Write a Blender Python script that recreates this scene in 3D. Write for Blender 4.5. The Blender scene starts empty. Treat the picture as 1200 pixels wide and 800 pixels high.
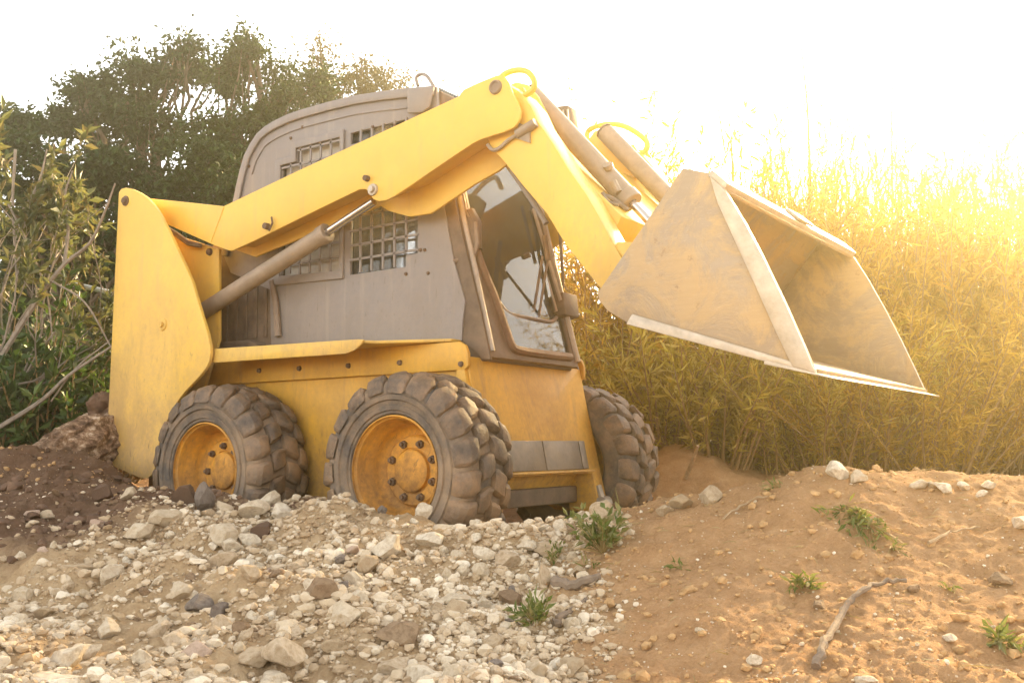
import bpy, bmesh, math, random
import numpy as np
from mathutils import Vector, Matrix
from mathutils.geometry import tessellate_polygon
rnd = random.Random(7); rng = np.random.default_rng(11)
SC = bpy.context.scene; COL = SC.collection
# ------------------------------------------------------------------ camera
CAM = np.array([3.8515, -3.8831, 0.4720]); FPX = 1181.05
YAW, PITCH, ROLL = 0.59997, 0.10798, -0.01204
FW = np.array([-math.sin(YAW)*math.cos(PITCH), math.cos(YAW)*math.cos(PITCH), math.sin(PITCH)])
RT = np.array([math.cos(YAW), math.sin(YAW), 0.0]); UP0 = np.cross(RT, FW)
RX = RT*math.cos(ROLL)+UP0*math.sin(ROLL); UX = -RT*math.sin(ROLL)+UP0*math.cos(ROLL)
FH = np.array([-math.sin(YAW), math.cos(YAW), 0.0])
def at(px, py, Y=None, X=None, Z=None, D=None):
    """point of the place seen at photo pixel (1200x800) on a plane Y/X/Z or at depth D"""
    d = (px-600)/FPX*RX-(py-400)/FPX*UX+FW
    if Y is not None: t = (Y-CAM[1])/d[1]
    elif X is not None: t = (X-CAM[0])/d[0]
    elif Z is not None: t = (Z-CAM[2])/d[2]
    else: t = D
    return CAM+t*d
def xz(pts, Y): return [tuple(at(x, y, Y=Y)[[0, 2]]) for x, y in pts]
cd = bpy.data.cameras.new('camera'); cam = bpy.data.objects.new('camera', cd); COL.objects.link(cam)
cd.sensor_width = 36; cd.lens = FPX/1200*36; cd.clip_start = .05; cd.clip_end = 1000
M = Matrix.Identity(4)
for i in range(3):
    M[i][0] = RX[i]; M[i][1] = UX[i]; M[i][2] = -FW[i]; M[i][3] = CAM[i]
cam.matrix_world = M; SC.camera = cam
# ------------------------------------------------------------------ materials
def newmat(name):
    m = bpy.data.materials.new(name); m.use_nodes = True
    nt = m.node_tree; nt.nodes.clear()
    out = nt.nodes.new('ShaderNodeOutputMaterial'); b = nt.nodes.new('ShaderNodeBsdfPrincipled')
    nt.links.new(b.outputs[0], out.inputs[0]); return m, nt, b, out
class N:
    def __init__(s, nt): s.nt = nt; s.co = nt.nodes.new('ShaderNodeTexCoord')
    def link(s, a, b): s.nt.links.new(a, b)
    def noise(s, scale, detail=6, rough=.6, vec=None, dist=0):
        n = s.nt.nodes.new('ShaderNodeTexNoise'); n.inputs['Scale'].default_value = scale
        n.inputs['Detail'].default_value = detail; n.inputs['Roughness'].default_value = rough; n.inputs['Distortion'].default_value = dist
        s.link(vec if vec is not None else s.co.outputs['Object'], n.inputs['Vector']); return n.outputs['Fac']
    def stretch(s, sx, sy, sz):
        n = s.nt.nodes.new('ShaderNodeMapping'); n.inputs['Scale'].default_value = (sx, sy, sz)
        s.link(s.co.outputs['Object'], n.inputs['Vector']); return n.outputs[0]
    def ramp(s, fac, stops, interp='LINEAR'):
        n = s.nt.nodes.new('ShaderNodeValToRGB'); r = n.color_ramp; r.interpolation = interp
        while len(r.elements) < len(stops): r.elements.new(.5)
        for e, (p, c) in zip(r.elements, stops):
            e.position = p; e.color = (*c, 1) if isinstance(c, tuple) else (c, c, c, 1)
        s.link(fac, n.inputs[0]); return n.outputs[0]
    def mix(s, fac, a, b, mode='MIX'):
        n = s.nt.nodes.new('ShaderNodeMix'); n.data_type = 'RGBA'; n.blend_type = mode
        for i, v in ((0, fac), (6, a), (7, b)):
            if isinstance(v, (int, float)): n.inputs[i].default_value = v
            elif isinstance(v, tuple): n.inputs[i].default_value = (*v, 1)
            else: s.link(v, n.inputs[i])
        return n.outputs[2]
    def math(s, op, a, b=0.0, clamp=False):
        n = s.nt.nodes.new('ShaderNodeMath'); n.operation = op; n.use_clamp = clamp
        for i, v in ((0, a), (1, b)):
            if isinstance(v, (int, float)): n.inputs[i].default_value = v
            else: s.link(v, n.inputs[i])
        return n.outputs[0]
    def z(s):
        n = s.nt.nodes.new('ShaderNodeSeparateXYZ'); g = s.nt.nodes.new('ShaderNodeNewGeometry')
        s.link(g.outputs['Position'], n.inputs[0]); return n.outputs
    def bump(s, b, h, strength=.3, dist=.01):
        n = s.nt.nodes.new('ShaderNodeBump'); n.inputs['Strength'].default_value = strength; n.inputs['Distance'].default_value = dist
        s.link(h, n.inputs['Height']); s.link(n.outputs[0], b.inputs['Normal'])
def m_paint(name, base, dust, rust, low=.5, high=1.1, dustiness=.55, rough=.42, streak=.25):
    """worn machine paint: soil caked on low down, chips and vertical run marks"""
    m, nt, b, out = newmat(name); n = N(nt)
    big = n.noise(2.3, 5, .6); fine = n.noise(38, 6, .7); st = n.noise(1, 5, .6, n.stretch(22, 22, 1.6))
    zz = n.z()[2]
    hgt = n.math('DIVIDE', n.math('SUBTRACT', high, zz), high-low, True)
    d = n.math('MULTIPLY', n.ramp(n.math('ADD', n.math('MULTIPLY', big, .6), n.math('MULTIPLY', fine, .5)), [(.42, 0.), (.70, 1.)]), n.math('ADD', n.math('MULTIPLY', hgt, .85), .24))
    base2 = n.mix(n.ramp(n.noise(5, 4), [(.3, 0.), (.75, 1.)]), tuple(c*.9 for c in base), base)
    c = n.mix(n.math('MULTIPLY', d, dustiness*1.6, True), base2, dust)
    c = n.mix(n.math('MULTIPLY', n.ramp(st, [(.55, 0.), (.72, 1.)]), streak), c, dust)
    scr = n.noise(1, 8, .75, n.stretch(60, 60, 14))
    chips = n.math('MULTIPLY', n.ramp(scr, [(.59, 0.), (.64, 1.)]), n.math('ADD', n.math('MULTIPLY', hgt, .8), .06), True)
    c = n.mix(n.math('MULTIPLY', chips, .8), c, rust)
    smear = n.math('MULTIPLY', n.ramp(n.noise(3.1, 8, .72, n.stretch(1, 1, .55), .6), [(.47, 0.), (.58, 1.)]), n.math('ADD', n.math('MULTIPLY', hgt, .8), .07))
    c = n.mix(n.math('MULTIPLY', smear, .6), c, tuple(x*.62 for x in dust))
    sp = n.math('MULTIPLY', n.ramp(n.noise(75, 3, .8), [(.69, 0.), (.74, 1.)]), n.math('ADD', n.math('MULTIPLY', hgt, .6), .1))
    c = n.mix(sp, c, tuple(x*.7 for x in dust))
    n.link(c, b.inputs['Base Color'])
    n.link(n.math('ADD', n.math('MULTIPLY', d, .5), rough, True), b.inputs['Roughness'])
    n.bump(b, n.math('ADD', fine, n.math('MULTIPLY', big, 1.2)), .10, .006)
    return m
def m_plain(name, base, var=.25, scale=14, rough=.7, metal=0, bump=.25, dust=None, dustamt=.5):
    m, nt, b, out = newmat(name); n = N(nt)
    a = n.noise(scale, 7, .65); f = n.noise(scale*6, 4, .7)
    lo = tuple(c*(1-var) for c in base); hi = tuple(min(1, c*(1+var)) for c in base)
    c = n.mix(n.ramp(a, [(.3, 0.), (.7, 1.)]), lo, hi)
    if dust: c = n.mix(n.math('MULTIPLY', n.ramp(n.noise(scale*.4, 8, .7), [(.38, 0.), (.66, 1.)]), dustamt), c, dust)
    n.link(c, b.inputs['Base Color']); b.inputs['Roughness'].default_value = rough; b.inputs['Metallic'].default_value = metal
    if bump: n.bump(b, n.math('ADD', a, n.math('MULTIPLY', f, .5)), bump, .008)
    return m
def m_leaf(name, cols, trans=.45, tcol=None, rough=.45, spec=.4):
    """leaves: colour differs leaf by leaf, light passes through them"""
    m, nt, b, out = newmat(name); n = N(nt)
    g = nt.nodes.new('ShaderNodeNewGeometry'); k = len(cols)
    c = n.ramp(g.outputs['Random Per Island'], [((i+.5)/k, x) for i, x in enumerate(cols)])
    n.link(c, b.inputs['Base Color']); b.inputs['Roughness'].default_value = rough
    b.inputs['Specular IOR Level'].default_value = spec
    t = nt.nodes.new('ShaderNodeBsdfTranslucent'); n.link(n.mix(.6, c, tcol or (.35, .4, .05)), t.inputs[0])
    mx = nt.nodes.new('ShaderNodeMixShader'); mx.inputs[0].default_value = trans
    n.link(b.outputs[0], mx.inputs[1]); n.link(t.outputs[0], mx.inputs[2]); n.link(mx.outputs[0], out.inputs[0])
    return m
def m_glass(name, dust=.25, tint=(.95, .96, .97)):
    m, nt, b, out = newmat(name); n = N(nt)
    tr = nt.nodes.new('ShaderNodeBsdfTransparent'); tr.inputs[0].default_value = (*tint, 1)
    gl = nt.nodes.new('ShaderNodeBsdfGlossy'); gl.inputs['Roughness'].default_value = .03
    fr = nt.nodes.new('ShaderNodeFresnel'); fr.inputs[0].default_value = 1.5
    m1 = nt.nodes.new('ShaderNodeMixShader'); n.link(fr.outputs[0], m1.inputs[0]); n.link(tr.outputs[0], m1.inputs[1]); n.link(gl.outputs[0], m1.inputs[2])
    b.inputs['Base Color'].default_value = (.62, .57, .50, 1); b.inputs['Roughness'].default_value = .9
    m2 = nt.nodes.new('ShaderNodeMixShader'); d = n.ramp(n.noise(4, 7, .65), [(.3, dust*.5), (.75, min(1, dust*1.6))])
    n.link(d, m2.inputs[0]); n.link(m1.outputs[0], m2.inputs[1]); n.link(b.outputs[0], m2.inputs[2]); n.link(m2.outputs[0], out.inputs[0])
    return m
DUST = (.46, .33, .20)
YEL = m_paint('yellow_paint', (.84, .54, .085), (.56, .36, .17), (.20, .11, .06), low=.35, high=1.6, dustiness=.55)
YELM = m_paint('muddy_yellow_paint', (.76, .42, .045), (.42, .235, .085), (.16, .08, .04), low=.2, high=1.05, dustiness=.62, streak=.5)
CABM = m_paint('cab_paint', (.25, .225, .22), (.37, .31, .265), (.10, .07, .055), low=.6, high=2.3, dustiness=.40, rough=.5, streak=.5)
BROWN = m_plain('dusty_brown_steel', (.12, .085, .062), .3, 9, .75, dust=(.32, .22, .14), dustamt=.5)
FRAME = m_plain('dusty_dark_frame', (.20, .145, .11), .25, 10, .6, dust=(.36, .26, .18), dustamt=.5)
DARK = m_plain('dark_interior', (.035, .028, .024), .3, 9, .8)
def m_bucket():
    m, nt, b, out = newmat('worn_bucket_steel'); n = N(nt)
    pat = n.ramp(n.noise(4.2, 9, .72, None, .7), [(.44, 0.), (.57, 1.)]); big = n.ramp(n.noise(1.6, 4, .6), [(.35, 0.), (.65, 1.)])
    st = n.ramp(n.noise(1, 6, .7, n.stretch(5, 5, 85)), [(.42, 0.), (.62, 1.)]); sc = n.ramp(n.noise(1, 4, .8, n.stretch(30, 30, 260)), [(.60, 0.), (.66, 1.)])
    c = n.mix(pat, (.29, .215, .145), (.52, .35, .165)); c = n.mix(n.math('MULTIPLY', big, .45), c, (.42, .35, .27))
    c = n.mix(n.math('MULTIPLY', st, .10), c, (.22, .15, .09)); c = n.mix(n.math('MULTIPLY', sc, .35), c, (.62, .51, .38))
    ru = n.ramp(n.noise(13, 9, .75), [(.60, 0.), (.68, 1.)]); c = n.mix(n.math('MULTIPLY', ru, .6), c, (.17, .09, .045))
    n.link(c, b.inputs['Base Color']); n.link(n.math('ADD', n.math('MULTIPLY', pat, .35), .38), b.inputs['Roughness']); b.inputs['Metallic'].default_value = .15
    n.bump(b, n.math('ADD', n.noise(3, 3), n.math('MULTIPLY', pat, .2)), .35, .02); return m
BUCK = m_bucket()
EDGE = m_plain('polished_edge_steel', (.47, .41, .34), .25, 16, .42, .35, dust=(.45, .35, .24), dustamt=.4)
CYLM = m_plain('cylinder_paint', (.29, .225, .17), .22, 12, .55, dust=(.40, .30, .2), dustamt=.5, bump=.12)
CHROME = m_plain('rod_chrome', (.62, .58, .55), .08, 10, .2, .9, 0)
RUB = m_plain('dusty_tyre_rubber', (.10, .085, .075), .4, 9, .85, dust=(.38, .26, .16), dustamt=.9, bump=.6)
LUGM = m_plain('muddy_tyre_lugs', (.085, .064, .05), .5, 12, .55, dust=(.34, .21, .115), dustamt=.95, bump=1.)
RIM = m_paint('rim_paint', (.82, .39, .035), (.28, .14, .055), (.13, .07, .04), low=.3, high=1.0, dustiness=.55, streak=.2)
NUTM = m_plain('rusty_nuts', (.14, .085, .05), .3, 40, .7)
HOSE = m_plain('dusty_hose', (.22, .17, .13), .2, 20, .6)
SEAL = m_plain('dusty_rubber_seal', (.19, .11, .065), .25, 12, .7, dust=(.36, .23, .14), dustamt=.5)
PALE = m_plain('pale_worn_post', (.46, .39, .33), .2, 14, .5, dust=(.34, .25, .18), dustamt=.5)
GLASS = m_glass('dusty_door_glass', .08)
CLEAR = m_glass('clear_window_glass', .05)
GLASS2 = m_glass('dustier_window_glass', .75)
PLATE = m_plain('worn_wear_plate', (.20, .165, .135), .3, 10, .5, .3, dust=(.36, .26, .16), dustamt=.5)
# ------------------------------------------------------------------ mesh builder
class MB:
    def __init__(s): s.v = []; s.f = []
    def add(s, V, F):
        o = len(s.v); s.v += [tuple(map(float, p)) for p in V]; s.f += [tuple(i+o for i in q) for q in F]; return s
    def plate(s, loops, a, b, f=lambda u, v, t: (u, t, v)):
        """outline (first loop) with holes (others) extruded from t=a to t=b"""
        if isinstance(loops[0][0], (int, float, np.floating)): loops = [loops]
        flat = [p for l in loops for p in l]; n = len(flat)
        tri = tessellate_polygon([[Vector((p[0], p[1], 0)) for p in l] for l in loops])
        V = [f(u, v, a) for u, v in flat]+[f(u, v, b) for u, v in flat]; F = []
        if len(loops) == 1: F += [tuple(range(n)), tuple(range(2*n-1, n-1, -1))]
        else: F += [tuple(t) for t in tri]+[tuple(i+n for i in reversed(t)) for t in tri]
        o = 0
        for l in loops:
            k = len(l)
            for i in range(k): j = (i+1) % k; F.append((o+i, o+j, n+o+j, n+o+i))
            o += k
        return s.add(V, F)
    def box(s, lo, hi):
        (x0, y0, z0), (x1, y1, z1) = lo, hi
        return s.plate([(x0, z0), (x1, z0), (x1, z1), (x0, z1)], y0, y1)
    def tube(s, pts, r, n=8, cap=True):
        P = [Vector(p) for p in pts]; m = len(P)
        if isinstance(r, (int, float)): r = [r]*m
        up = Vector((.13, .21, 1)).normalized(); V = []; F = []; pa = None
        for i, p in enumerate(P):
            t = (P[min(i+1, m-1)]-P[max(i-1, 0)]).normalized()
            if pa is None: a = t.cross(up if abs(t.dot(up)) < .95 else Vector((1, 0, 0))).normalized()
            else: a = (pa-t*pa.dot(t)).normalized()
            pa = a; b = t.cross(a)
            for k in range(n):
                w = 2*math.pi*k/n; V.append(p+(a*math.cos(w)+b*math.sin(w))*r[i])
        for i in range(m-1):
            for k in range(n): k2 = (k+1) % n; F.append((i*n+k, i*n+k2, (i+1)*n+k2, (i+1)*n+k))
        if cap: F += [tuple(range(n-1, -1, -1)), tuple(range((m-1)*n, m*n))]
        return s.add(V, F)
    def lathe(s, prof, o, ax, n=32):
        """prof: (radius, distance along ax)"""
        ax = Vector(ax).normalized(); o = Vector(o)
        a = ax.cross(Vector((0, 0, 1)) if abs(ax.z) < .9 else Vector((1, 0, 0))).normalized(); b = ax.cross(a)
        V = []; F = []; m = len(prof)
        for r, h in prof:
            for k in range(n):
                w = 2*math.pi*k/n; V.append(o+ax*h+(a*math.cos(w)+b*math.sin(w))*max(r, 1e-4))
        for i in range(m-1):
            for k in range(n): k2 = (k+1) % n; F.append((i*n+k, i*n+k2, (i+1)*n+k2, (i+1)*n+k))
        return s.add(V, F)
    def build(s, name, mat, parent=None, bevel=0, smooth=True, seg=2, loc=None):
        me = bpy.data.meshes.new(name); me.from_pydata(s.v, [], s.f); me.validate()
        bm = bmesh.new(); bm.from_mesh(me); bmesh.ops.recalc_face_normals(bm, faces=bm.faces); bm.to_mesh(me); bm.free()
        me.materials.append(mat); o = bpy.data.objects.new(name, me); COL.objects.link(o)
        if parent: o.parent = parent
        if loc is not None: o.location = loc
        if bevel:
            md = o.modifiers.new('bevel', 'BEVEL'); md.width = bevel; md.segments = seg; md.limit_method = 'ANGLE'; md.angle_limit = .6
        if smooth:
            me.polygons.foreach_set('use_smooth', [True]*len(me.polygons))
            md = o.modifiers.new('edges', 'EDGE_SPLIT'); md.split_angle = math.radians(38)
        return o
def tag(o, label=None, cat=None, group=None, kind=None):
    for k, v in (('label', label), ('category', cat), ('group', group), ('kind', kind)):
        if v: o[k] = v
    return o
def empty(name, loc=(0, 0, 0)):
    o = bpy.data.objects.new(name, None); o.location = loc; o.empty_display_size = .2; COL.objects.link(o); return o
def fast_mesh(name, V, F, mat, parent=None, smooth=False):
    """V (n,3) and F (m,k) arrays -> object"""
    me = bpy.data.meshes.new(name); V = np.asarray(V, np.float32); F = np.asarray(F, np.int32); m, k = F.shape
    me.vertices.add(len(V)); me.vertices.foreach_set('co', V.ravel())
    me.loops.add(m*k); me.loops.foreach_set('vertex_index', F.ravel())
    me.polygons.add(m); me.polygons.foreach_set('loop_start', np.arange(0, m*k, k, dtype=np.int32))
    me.polygons.foreach_set('use_smooth', np.full(m, smooth))
    me.update(calc_edges=True); me.materials.append(mat)
    o = bpy.data.objects.new(name, me); COL.objects.link(o)
    if parent: o.parent = parent
    return o
def smooth_path(pts, n=6):
    P = [np.array(p, float) for p in pts]; P = [2*P[0]-P[1]]+P+[2*P[-1]-P[-2]]; out = []
    for i in range(1, len(P)-2):
        for k in range(n):
            t = k/n; a, b, c, d = P[i-1:i+3]
            out.append(.5*(2*b+(c-a)*t+(2*a-5*b+4*c-d)*t*t+(3*b-a-3*c+d)*t**3))
    out.append(P[-2]); return out
# ================================================================== ground
def vnoise(x, y, seed=0):
    xi = np.floor(x).astype(np.int64); yi = np.floor(y).astype(np.int64); fx = x-xi; fy = y-yi
    def h(a, b):
        n = (a*374761393+b*668265263+seed*974634777) & 0x7fffffff
        n = ((n ^ (n >> 13))*1274126177) & 0x7fffffff
        return ((n ^ (n >> 16)) & 0xffff)/65535.
    sx = fx*fx*fx*(fx*(fx*6-15)+10); sy = fy*fy*fy*(fy*(fy*6-15)+10)
    return (h(xi, yi)*(1-sx)+h(xi+1, yi)*sx)*(1-sy)+(h(xi, yi+1)*(1-sx)+h(xi+1, yi+1)*sx)*sy-.5
def fbm(x, y, sc, oc=4, seed=0):
    r = np.zeros_like(x); a = 1.
    for i in range(oc): r += a*vnoise(x*sc+17.3*i, y*sc-9.1*i, seed+i); sc *= 2.03; a *= .52
    return r
CP = []
for px, py, D in [(-60, 528, 5.6), (0, 526, 5.5), (60, 530, 5.1), (128, 540, 4.95), (0, 565, 4.5), (100, 572, 4.4), (200, 584, 4.3), (270, 594, 4.3), (340, 600, 4.2),
        (400, 602, 3.85), (480, 612, 3.7), (560, 632, 3.55), (640, 622, 3.5), (720, 604, 3.5), (790, 585, 3.45), (850, 574, 3.35), (950, 559, 3.2), (1050, 564, 3.15), (1200, 566, 3.15), (1320, 570, 3.2),
        (-60, 800, 2.35), (150, 800, 2.25), (350, 800, 2.2), (600, 800, 2.1), (900, 800, 2.0), (1250, 800, 2.0), (0, 680, 3.15), (300, 685, 2.95), (600, 705, 2.7), (900, 680, 2.5), (1250, 680, 2.5),
        (740, 690, 2.62), (820, 545, 5.9), (770, 522, 6.2), (850, 568, 5.7), (900, 560, 6.2), (1050, 560, 6.3), (1250, 560, 6.3), (-200, 528, 5.8), (-200, 700, 3.0), (1450, 600, 3.2)]:
    CP.append(at(px, py, D=D))
for x in (-.6, 0, .6, 1.2, 1.7):
    for y in (-.55, 0, .6, 1.0): CP.append(np.array([x, y, 0.02]))
for u, v, z in [(0, 1.2, -.1), (0, 0, -.15), (2, 0, -.1), (-2, 0, -.15), (0, -4, -.1), (-6, 2, .2), (6, 2, .2), (-5, 9, .42), (0, 9, .35), (5, 9, .4), (-9, 14, .3), (0, 14, .15), (9, 14, .3)]:
    p = CAM+u*RT+v*FH; CP.append(np.array([p[0], p[1], z]))
for k in range(12):
    a = k/12*2*math.pi; CP.append(np.array([CAM[0]+60*math.cos(a), CAM[1]+60*math.sin(a), 0]))
CP = np.array(CP)
def _kern(A, B): return np.sqrt(((A[:, None, :]-B[None, :, :])**2).sum(2)+.02)
_n = len(CP); _A = np.zeros((_n+1, _n+1)); _A[:_n, :_n] = _kern(CP[:, :2], CP[:, :2])-np.eye(_n)*.012; _A[:_n, _n] = 1; _A[_n, :_n] = 1
_w = np.linalg.solve(_A, np.append(CP[:, 2], 0))
def uv_of(x, y): dx = x-CAM[0]; dy = y-CAM[1]; return dx*RT[0]+dy*RT[1], dx*FH[0]+dy*FH[1]
def base_h(x, y):
    x = np.atleast_1d(np.asarray(x, float)); y = np.atleast_1d(np.asarray(y, float)); out = np.empty_like(x)
    for i in range(0, len(x), 20000):
        P = np.stack([x[i:i+20000], y[i:i+20000]], 1); out[i:i+20000] = _kern(P, CP[:, :2])@_w[:_n]+_w[_n]
    return out
def sstep(a, b, x): t = np.clip((x-a)/(b-a), 0, 1); return t*t*(3-2*t)
def zones(x, y):
    """how far each soil reaches: smooth earth of the right-hand mound, dark loam at the left"""
    u, v = uv_of(x, y); wob = fbm(x, y, 2.2, 3, 5)*.22; r = u/np.maximum(v, .3)
    # the heap ends at a line from photo (725,600) at 3.5 m to (640,800) at 2.1 m
    edge = .071+(v-2.1)*.2036
    wob2 = fbm(x, y, 6.5, 3, 15)*.16
    mound = sstep(-.09, .09, u-edge+wob*.55+wob2)
    mound = np.where(v > 4.2, .75, mound)
    loam = sstep(3.55, 3.95, v+wob*1.6-.2*sstep(-.3, .1, r)+.25*sstep(.3, .5, -r))*(1-sstep(-.02, .1, r))
    return mound, loam
def ground_h(x, y):
    x = np.atleast_1d(np.asarray(x, float)); y = np.atleast_1d(np.asarray(y, float))
    h = base_h(x, y); mound, loam = zones(x, y); u, v = uv_of(x, y); near = 1-sstep(9, 16, np.hypot(u, v))
    rough = fbm(x, y, 3.1, 5, 2)*.095
    clod = np.maximum(fbm(x, y, 15, 4, 9), -.1)
    fine = fbm(x, y, 55, 3, 21)
    h += near*(rough*(1-.5*mound)+clod*(.022+.018*loam-.010*mound)+fine*(.007+.002*mound))
    return h
def gh(x, y): return float(ground_h(x, y)[0])
def on_ground(px, py, d0=1.6, d1=9):
    """first ground point on the sight line through a photo pixel"""
    d = (px-600)/FPX*RX-(py-400)/FPX*UX+FW
    t = np.linspace(d0, d1, 300); P = CAM+t[:, None]*d; s = P[:, 2]-ground_h(P[:, 0], P[:, 1])
    k = np.argmax(s < 0)
    if s[k] >= 0: return None
    if k == 0: return P[0]
    a = s[k-1]/(s[k-1]-s[k]); return P[k-1]+(P[k]-P[k-1])*a
def m_ground():
    m, nt, b, out = newmat('soil_and_rubble'); n = N(nt)
    def attr(k):
        a = nt.nodes.new('ShaderNodeAttribute'); a.attribute_name = k; return a.outputs['Fac']
    big = n.noise(1.7, 6, .6); mid = n.noise(13, 8, .7); fine = n.noise(110, 5, .75)
    rub = n.ramp(n.math('ADD', n.math('MULTIPLY', mid, .6), n.math('MULTIPLY', fine, .4)), [(.32, (.32, .205, .105)), (.5, (.47, .33, .19)), (.68, (.58, .44, .28))])
    ear = n.ramp(n.math('ADD', n.math('MULTIPLY', mid, .55), n.math('MULTIPLY', fine, .45)), [(.3, (.29, .155, .07)), (.5, (.44, .255, .125)), (.7, (.55, .35, .19))])
    loa = n.ramp(n.math('ADD', n.math('MULTIPLY', mid, .6), n.math('MULTIPLY', fine, .4)), [(.3, (.075, .040, .024)), (.5, (.15, .086, .053)), (.7, (.23, .145, .093))])
    c = n.mix(attr('earth'), rub, ear); c = n.mix(attr('loam'), c, loa)
    pale = n.ramp(n.noise(95, 2, .5), [(.70, 0.), (.74, 1.)])
    c = n.mix(n.math('MULTIPLY', pale, .55), c, (.56, .47, .35))
    c = n.mix(n.math('MULTIPLY', n.ramp(big, [(.35, 0.), (.65, 1.)]), .3), c, n.mix(.5, c, (.2, .13, .08)))
    n.link(c, b.inputs['Base Color']); b.inputs['Roughness'].default_value = .95; b.inputs['Specular IOR Level'].default_value = .15
    n.bump(b, n.math('ADD', mid, n.math('MULTIPLY', fine, .6)), .8, .018); return m
GROUND = m_ground()
def make_ground():
    # one sheet of rings round the spot under the camera, finer ahead and close by, out to the horizon
    rad = [.25]
    while rad[-1] < 1.5: rad.append(rad[-1]*1.05)
    while rad[-1] < 4.6: rad.append(rad[-1]*1.0036)
    while rad[-1] < 8: rad.append(rad[-1]*1.008)
    while rad[-1] < 90: rad.append(rad[-1]*1.05)
    ang = np.concatenate([np.linspace(-.56, .56, 420), np.linspace(.57, 2*math.pi-.57, 120)])
    rad = np.array(rad); A, Rr = np.meshgrid(ang, rad); nr, na = A.shape
    x = (CAM[0]+Rr*(np.sin(A)*RT[0]+np.cos(A)*FH[0])).ravel(); y = (CAM[1]+Rr*(np.sin(A)*RT[1]+np.cos(A)*FH[1])).ravel()
    V = np.stack([x, y, ground_h(x, y)], 1); V = np.vstack([V, [CAM[0], CAM[1], V[:na, 2].mean()]])
    i, j = np.meshgrid(np.arange(nr-1), np.arange(na), indexing='ij'); j2 = (j+1) % na
    F = np.stack([i*na+j, i*na+j2, (i+1)*na+j2, (i+1)*na+j], -1).reshape(-1, 4)
    c = len(V)-1; k = np.arange(na); T = np.stack([np.full(na, c), (k+1) % na, k, k], 1)
    me = bpy.data.meshes.new('ground'); me.from_pydata(V.tolist(), [], F.tolist()+[tuple(t[:3]) for t in T.tolist()])
    me.polygons.foreach_set('use_smooth', [True]*len(me.polygons)); me.materials.append(GROUND)
    mo, lo = zones(V[:, 0], V[:, 1])
    for nm, dat in (('earth', mo), ('loam', lo)):
        a = me.attributes.new(nm, 'FLOAT', 'POINT'); a.data.foreach_set('value', dat.astype(np.float32))
    o = bpy.data.objects.new('ground', me); COL.objects.link(o); o['kind'] = 'structure'
make_ground()
# ================================================================== loader
L = empty('skid_steer_loader'); tag(L, 'muddy yellow skid steer loader with raised bucket and grey brown cab behind the rubble', 'loader')
def mirror(V): return [(x, -y, z) for x, y, z in V]
def flip(mb): o = MB(); o.v = mirror(mb.v); o.f = [tuple(reversed(q)) for q in mb.f]; return o
SIDES = (-1, 1)
def both(mb, name, mat, parent=L, **k):
    a = mb.build(name, mat, parent, **k); b = flip(mb).build(name, mat, parent, **k); return a, b
# ---- lower body
xs0, xs1 = -.42, 1.27
b = MB()
b.plate([(xs0, .20), (1.22, .22), (1.33, .42), (1.285, .60), (1.262, .842), (1.14, .86), (xs0, .86)], -.468, .468)
chassis = b.build('chassis', YELM, L, bevel=.012)
# fender panels above the wheels, with a rounded front corner
o = [(-.40, .826), (1.285, .815), (1.305, .83), (1.305, .885), (1.29, .92), (1.26, .937), (-.40, .955)]
f_near, f_far = both(MB().plate(o, -.492, -.472), 'fender', YELM, bevel=.004)
for par, s in ((f_near, -1), (f_far, 1)):
    for X, Z in ((.30, .875), (.62, .87), (.93, .866), (1.27, .84), (.02, .88)): MB().lathe([(0, .012), (.011, .011), (.013, 0)], (X, s*.492, Z), (0, s, 0), 10).build('bolt', NUTM, par)
# stepped ledge over the wheels
lip = xz([(246, 409), (420, 397.5), (427, 398), (424, 403.5), (416, 410.5), (406, 414.5), (246, 425.5)], -.70)
m = MB().plate(lip, -.706, -.692); top = MB().plate([(-.10, -.692), (.86, -.692), (.90, -.62), (1.20, -.47), (1.20, -.40), (-.10, -.40)], .942, .956, lambda u, v, t: (u, v, t))
m.add(top.v, top.f); both(m, 'step_ledge', YEL, bevel=.004)
# front panel, steel wear plates, lip and side columns
def fr(u, v, t):  # u across, v up the slope (0..1), t out
    return (1.338-.070*v+t, u, .505+.365*v)
fp = MB().plate([(-.470, -.40), (.470, -.40), (.470, 1.0), (.45, 1.012), (-.470, 1.012)], 0.004, .018, fr).build('front_panel', YELM, L, bevel=.004)
for u0, u1 in ((-.44, -.02), (-.012, .30), (.308, .36)):
    MB().plate([(u0, -.335), (u1, -.335), (u1, .03), (u0, .03)], .020, .030, fr).build('wear_plate', PLATE, fp, bevel=.003)
MB().plate([(-.45, -.375), (.37, -.375), (.37, -.345), (-.45, -.345)], .02, .055, fr).build('panel_lip', YELM, fp, bevel=.004)
m = MB().plate([(1.24, .86), (1.275, .86), (1.415, .22), (1.385, .16), (1.25, .18), (1.22, .4)], .40, .49)
both(flip(m), 'front_column', YELM, bevel=.008)
m = MB(); m.tube([(1.40, .425, .30), (1.435, .425, .20)], .016, 8); m.tube([(1.43, .40, .22), (1.43, .46, .22)], .03, 10); m.build('tie_down', EDGE, L)
MB().box((1.0, -.40, .22), (1.30, .40, .30)).build('belly_plate', BROWN, L, bevel=.01)
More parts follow.
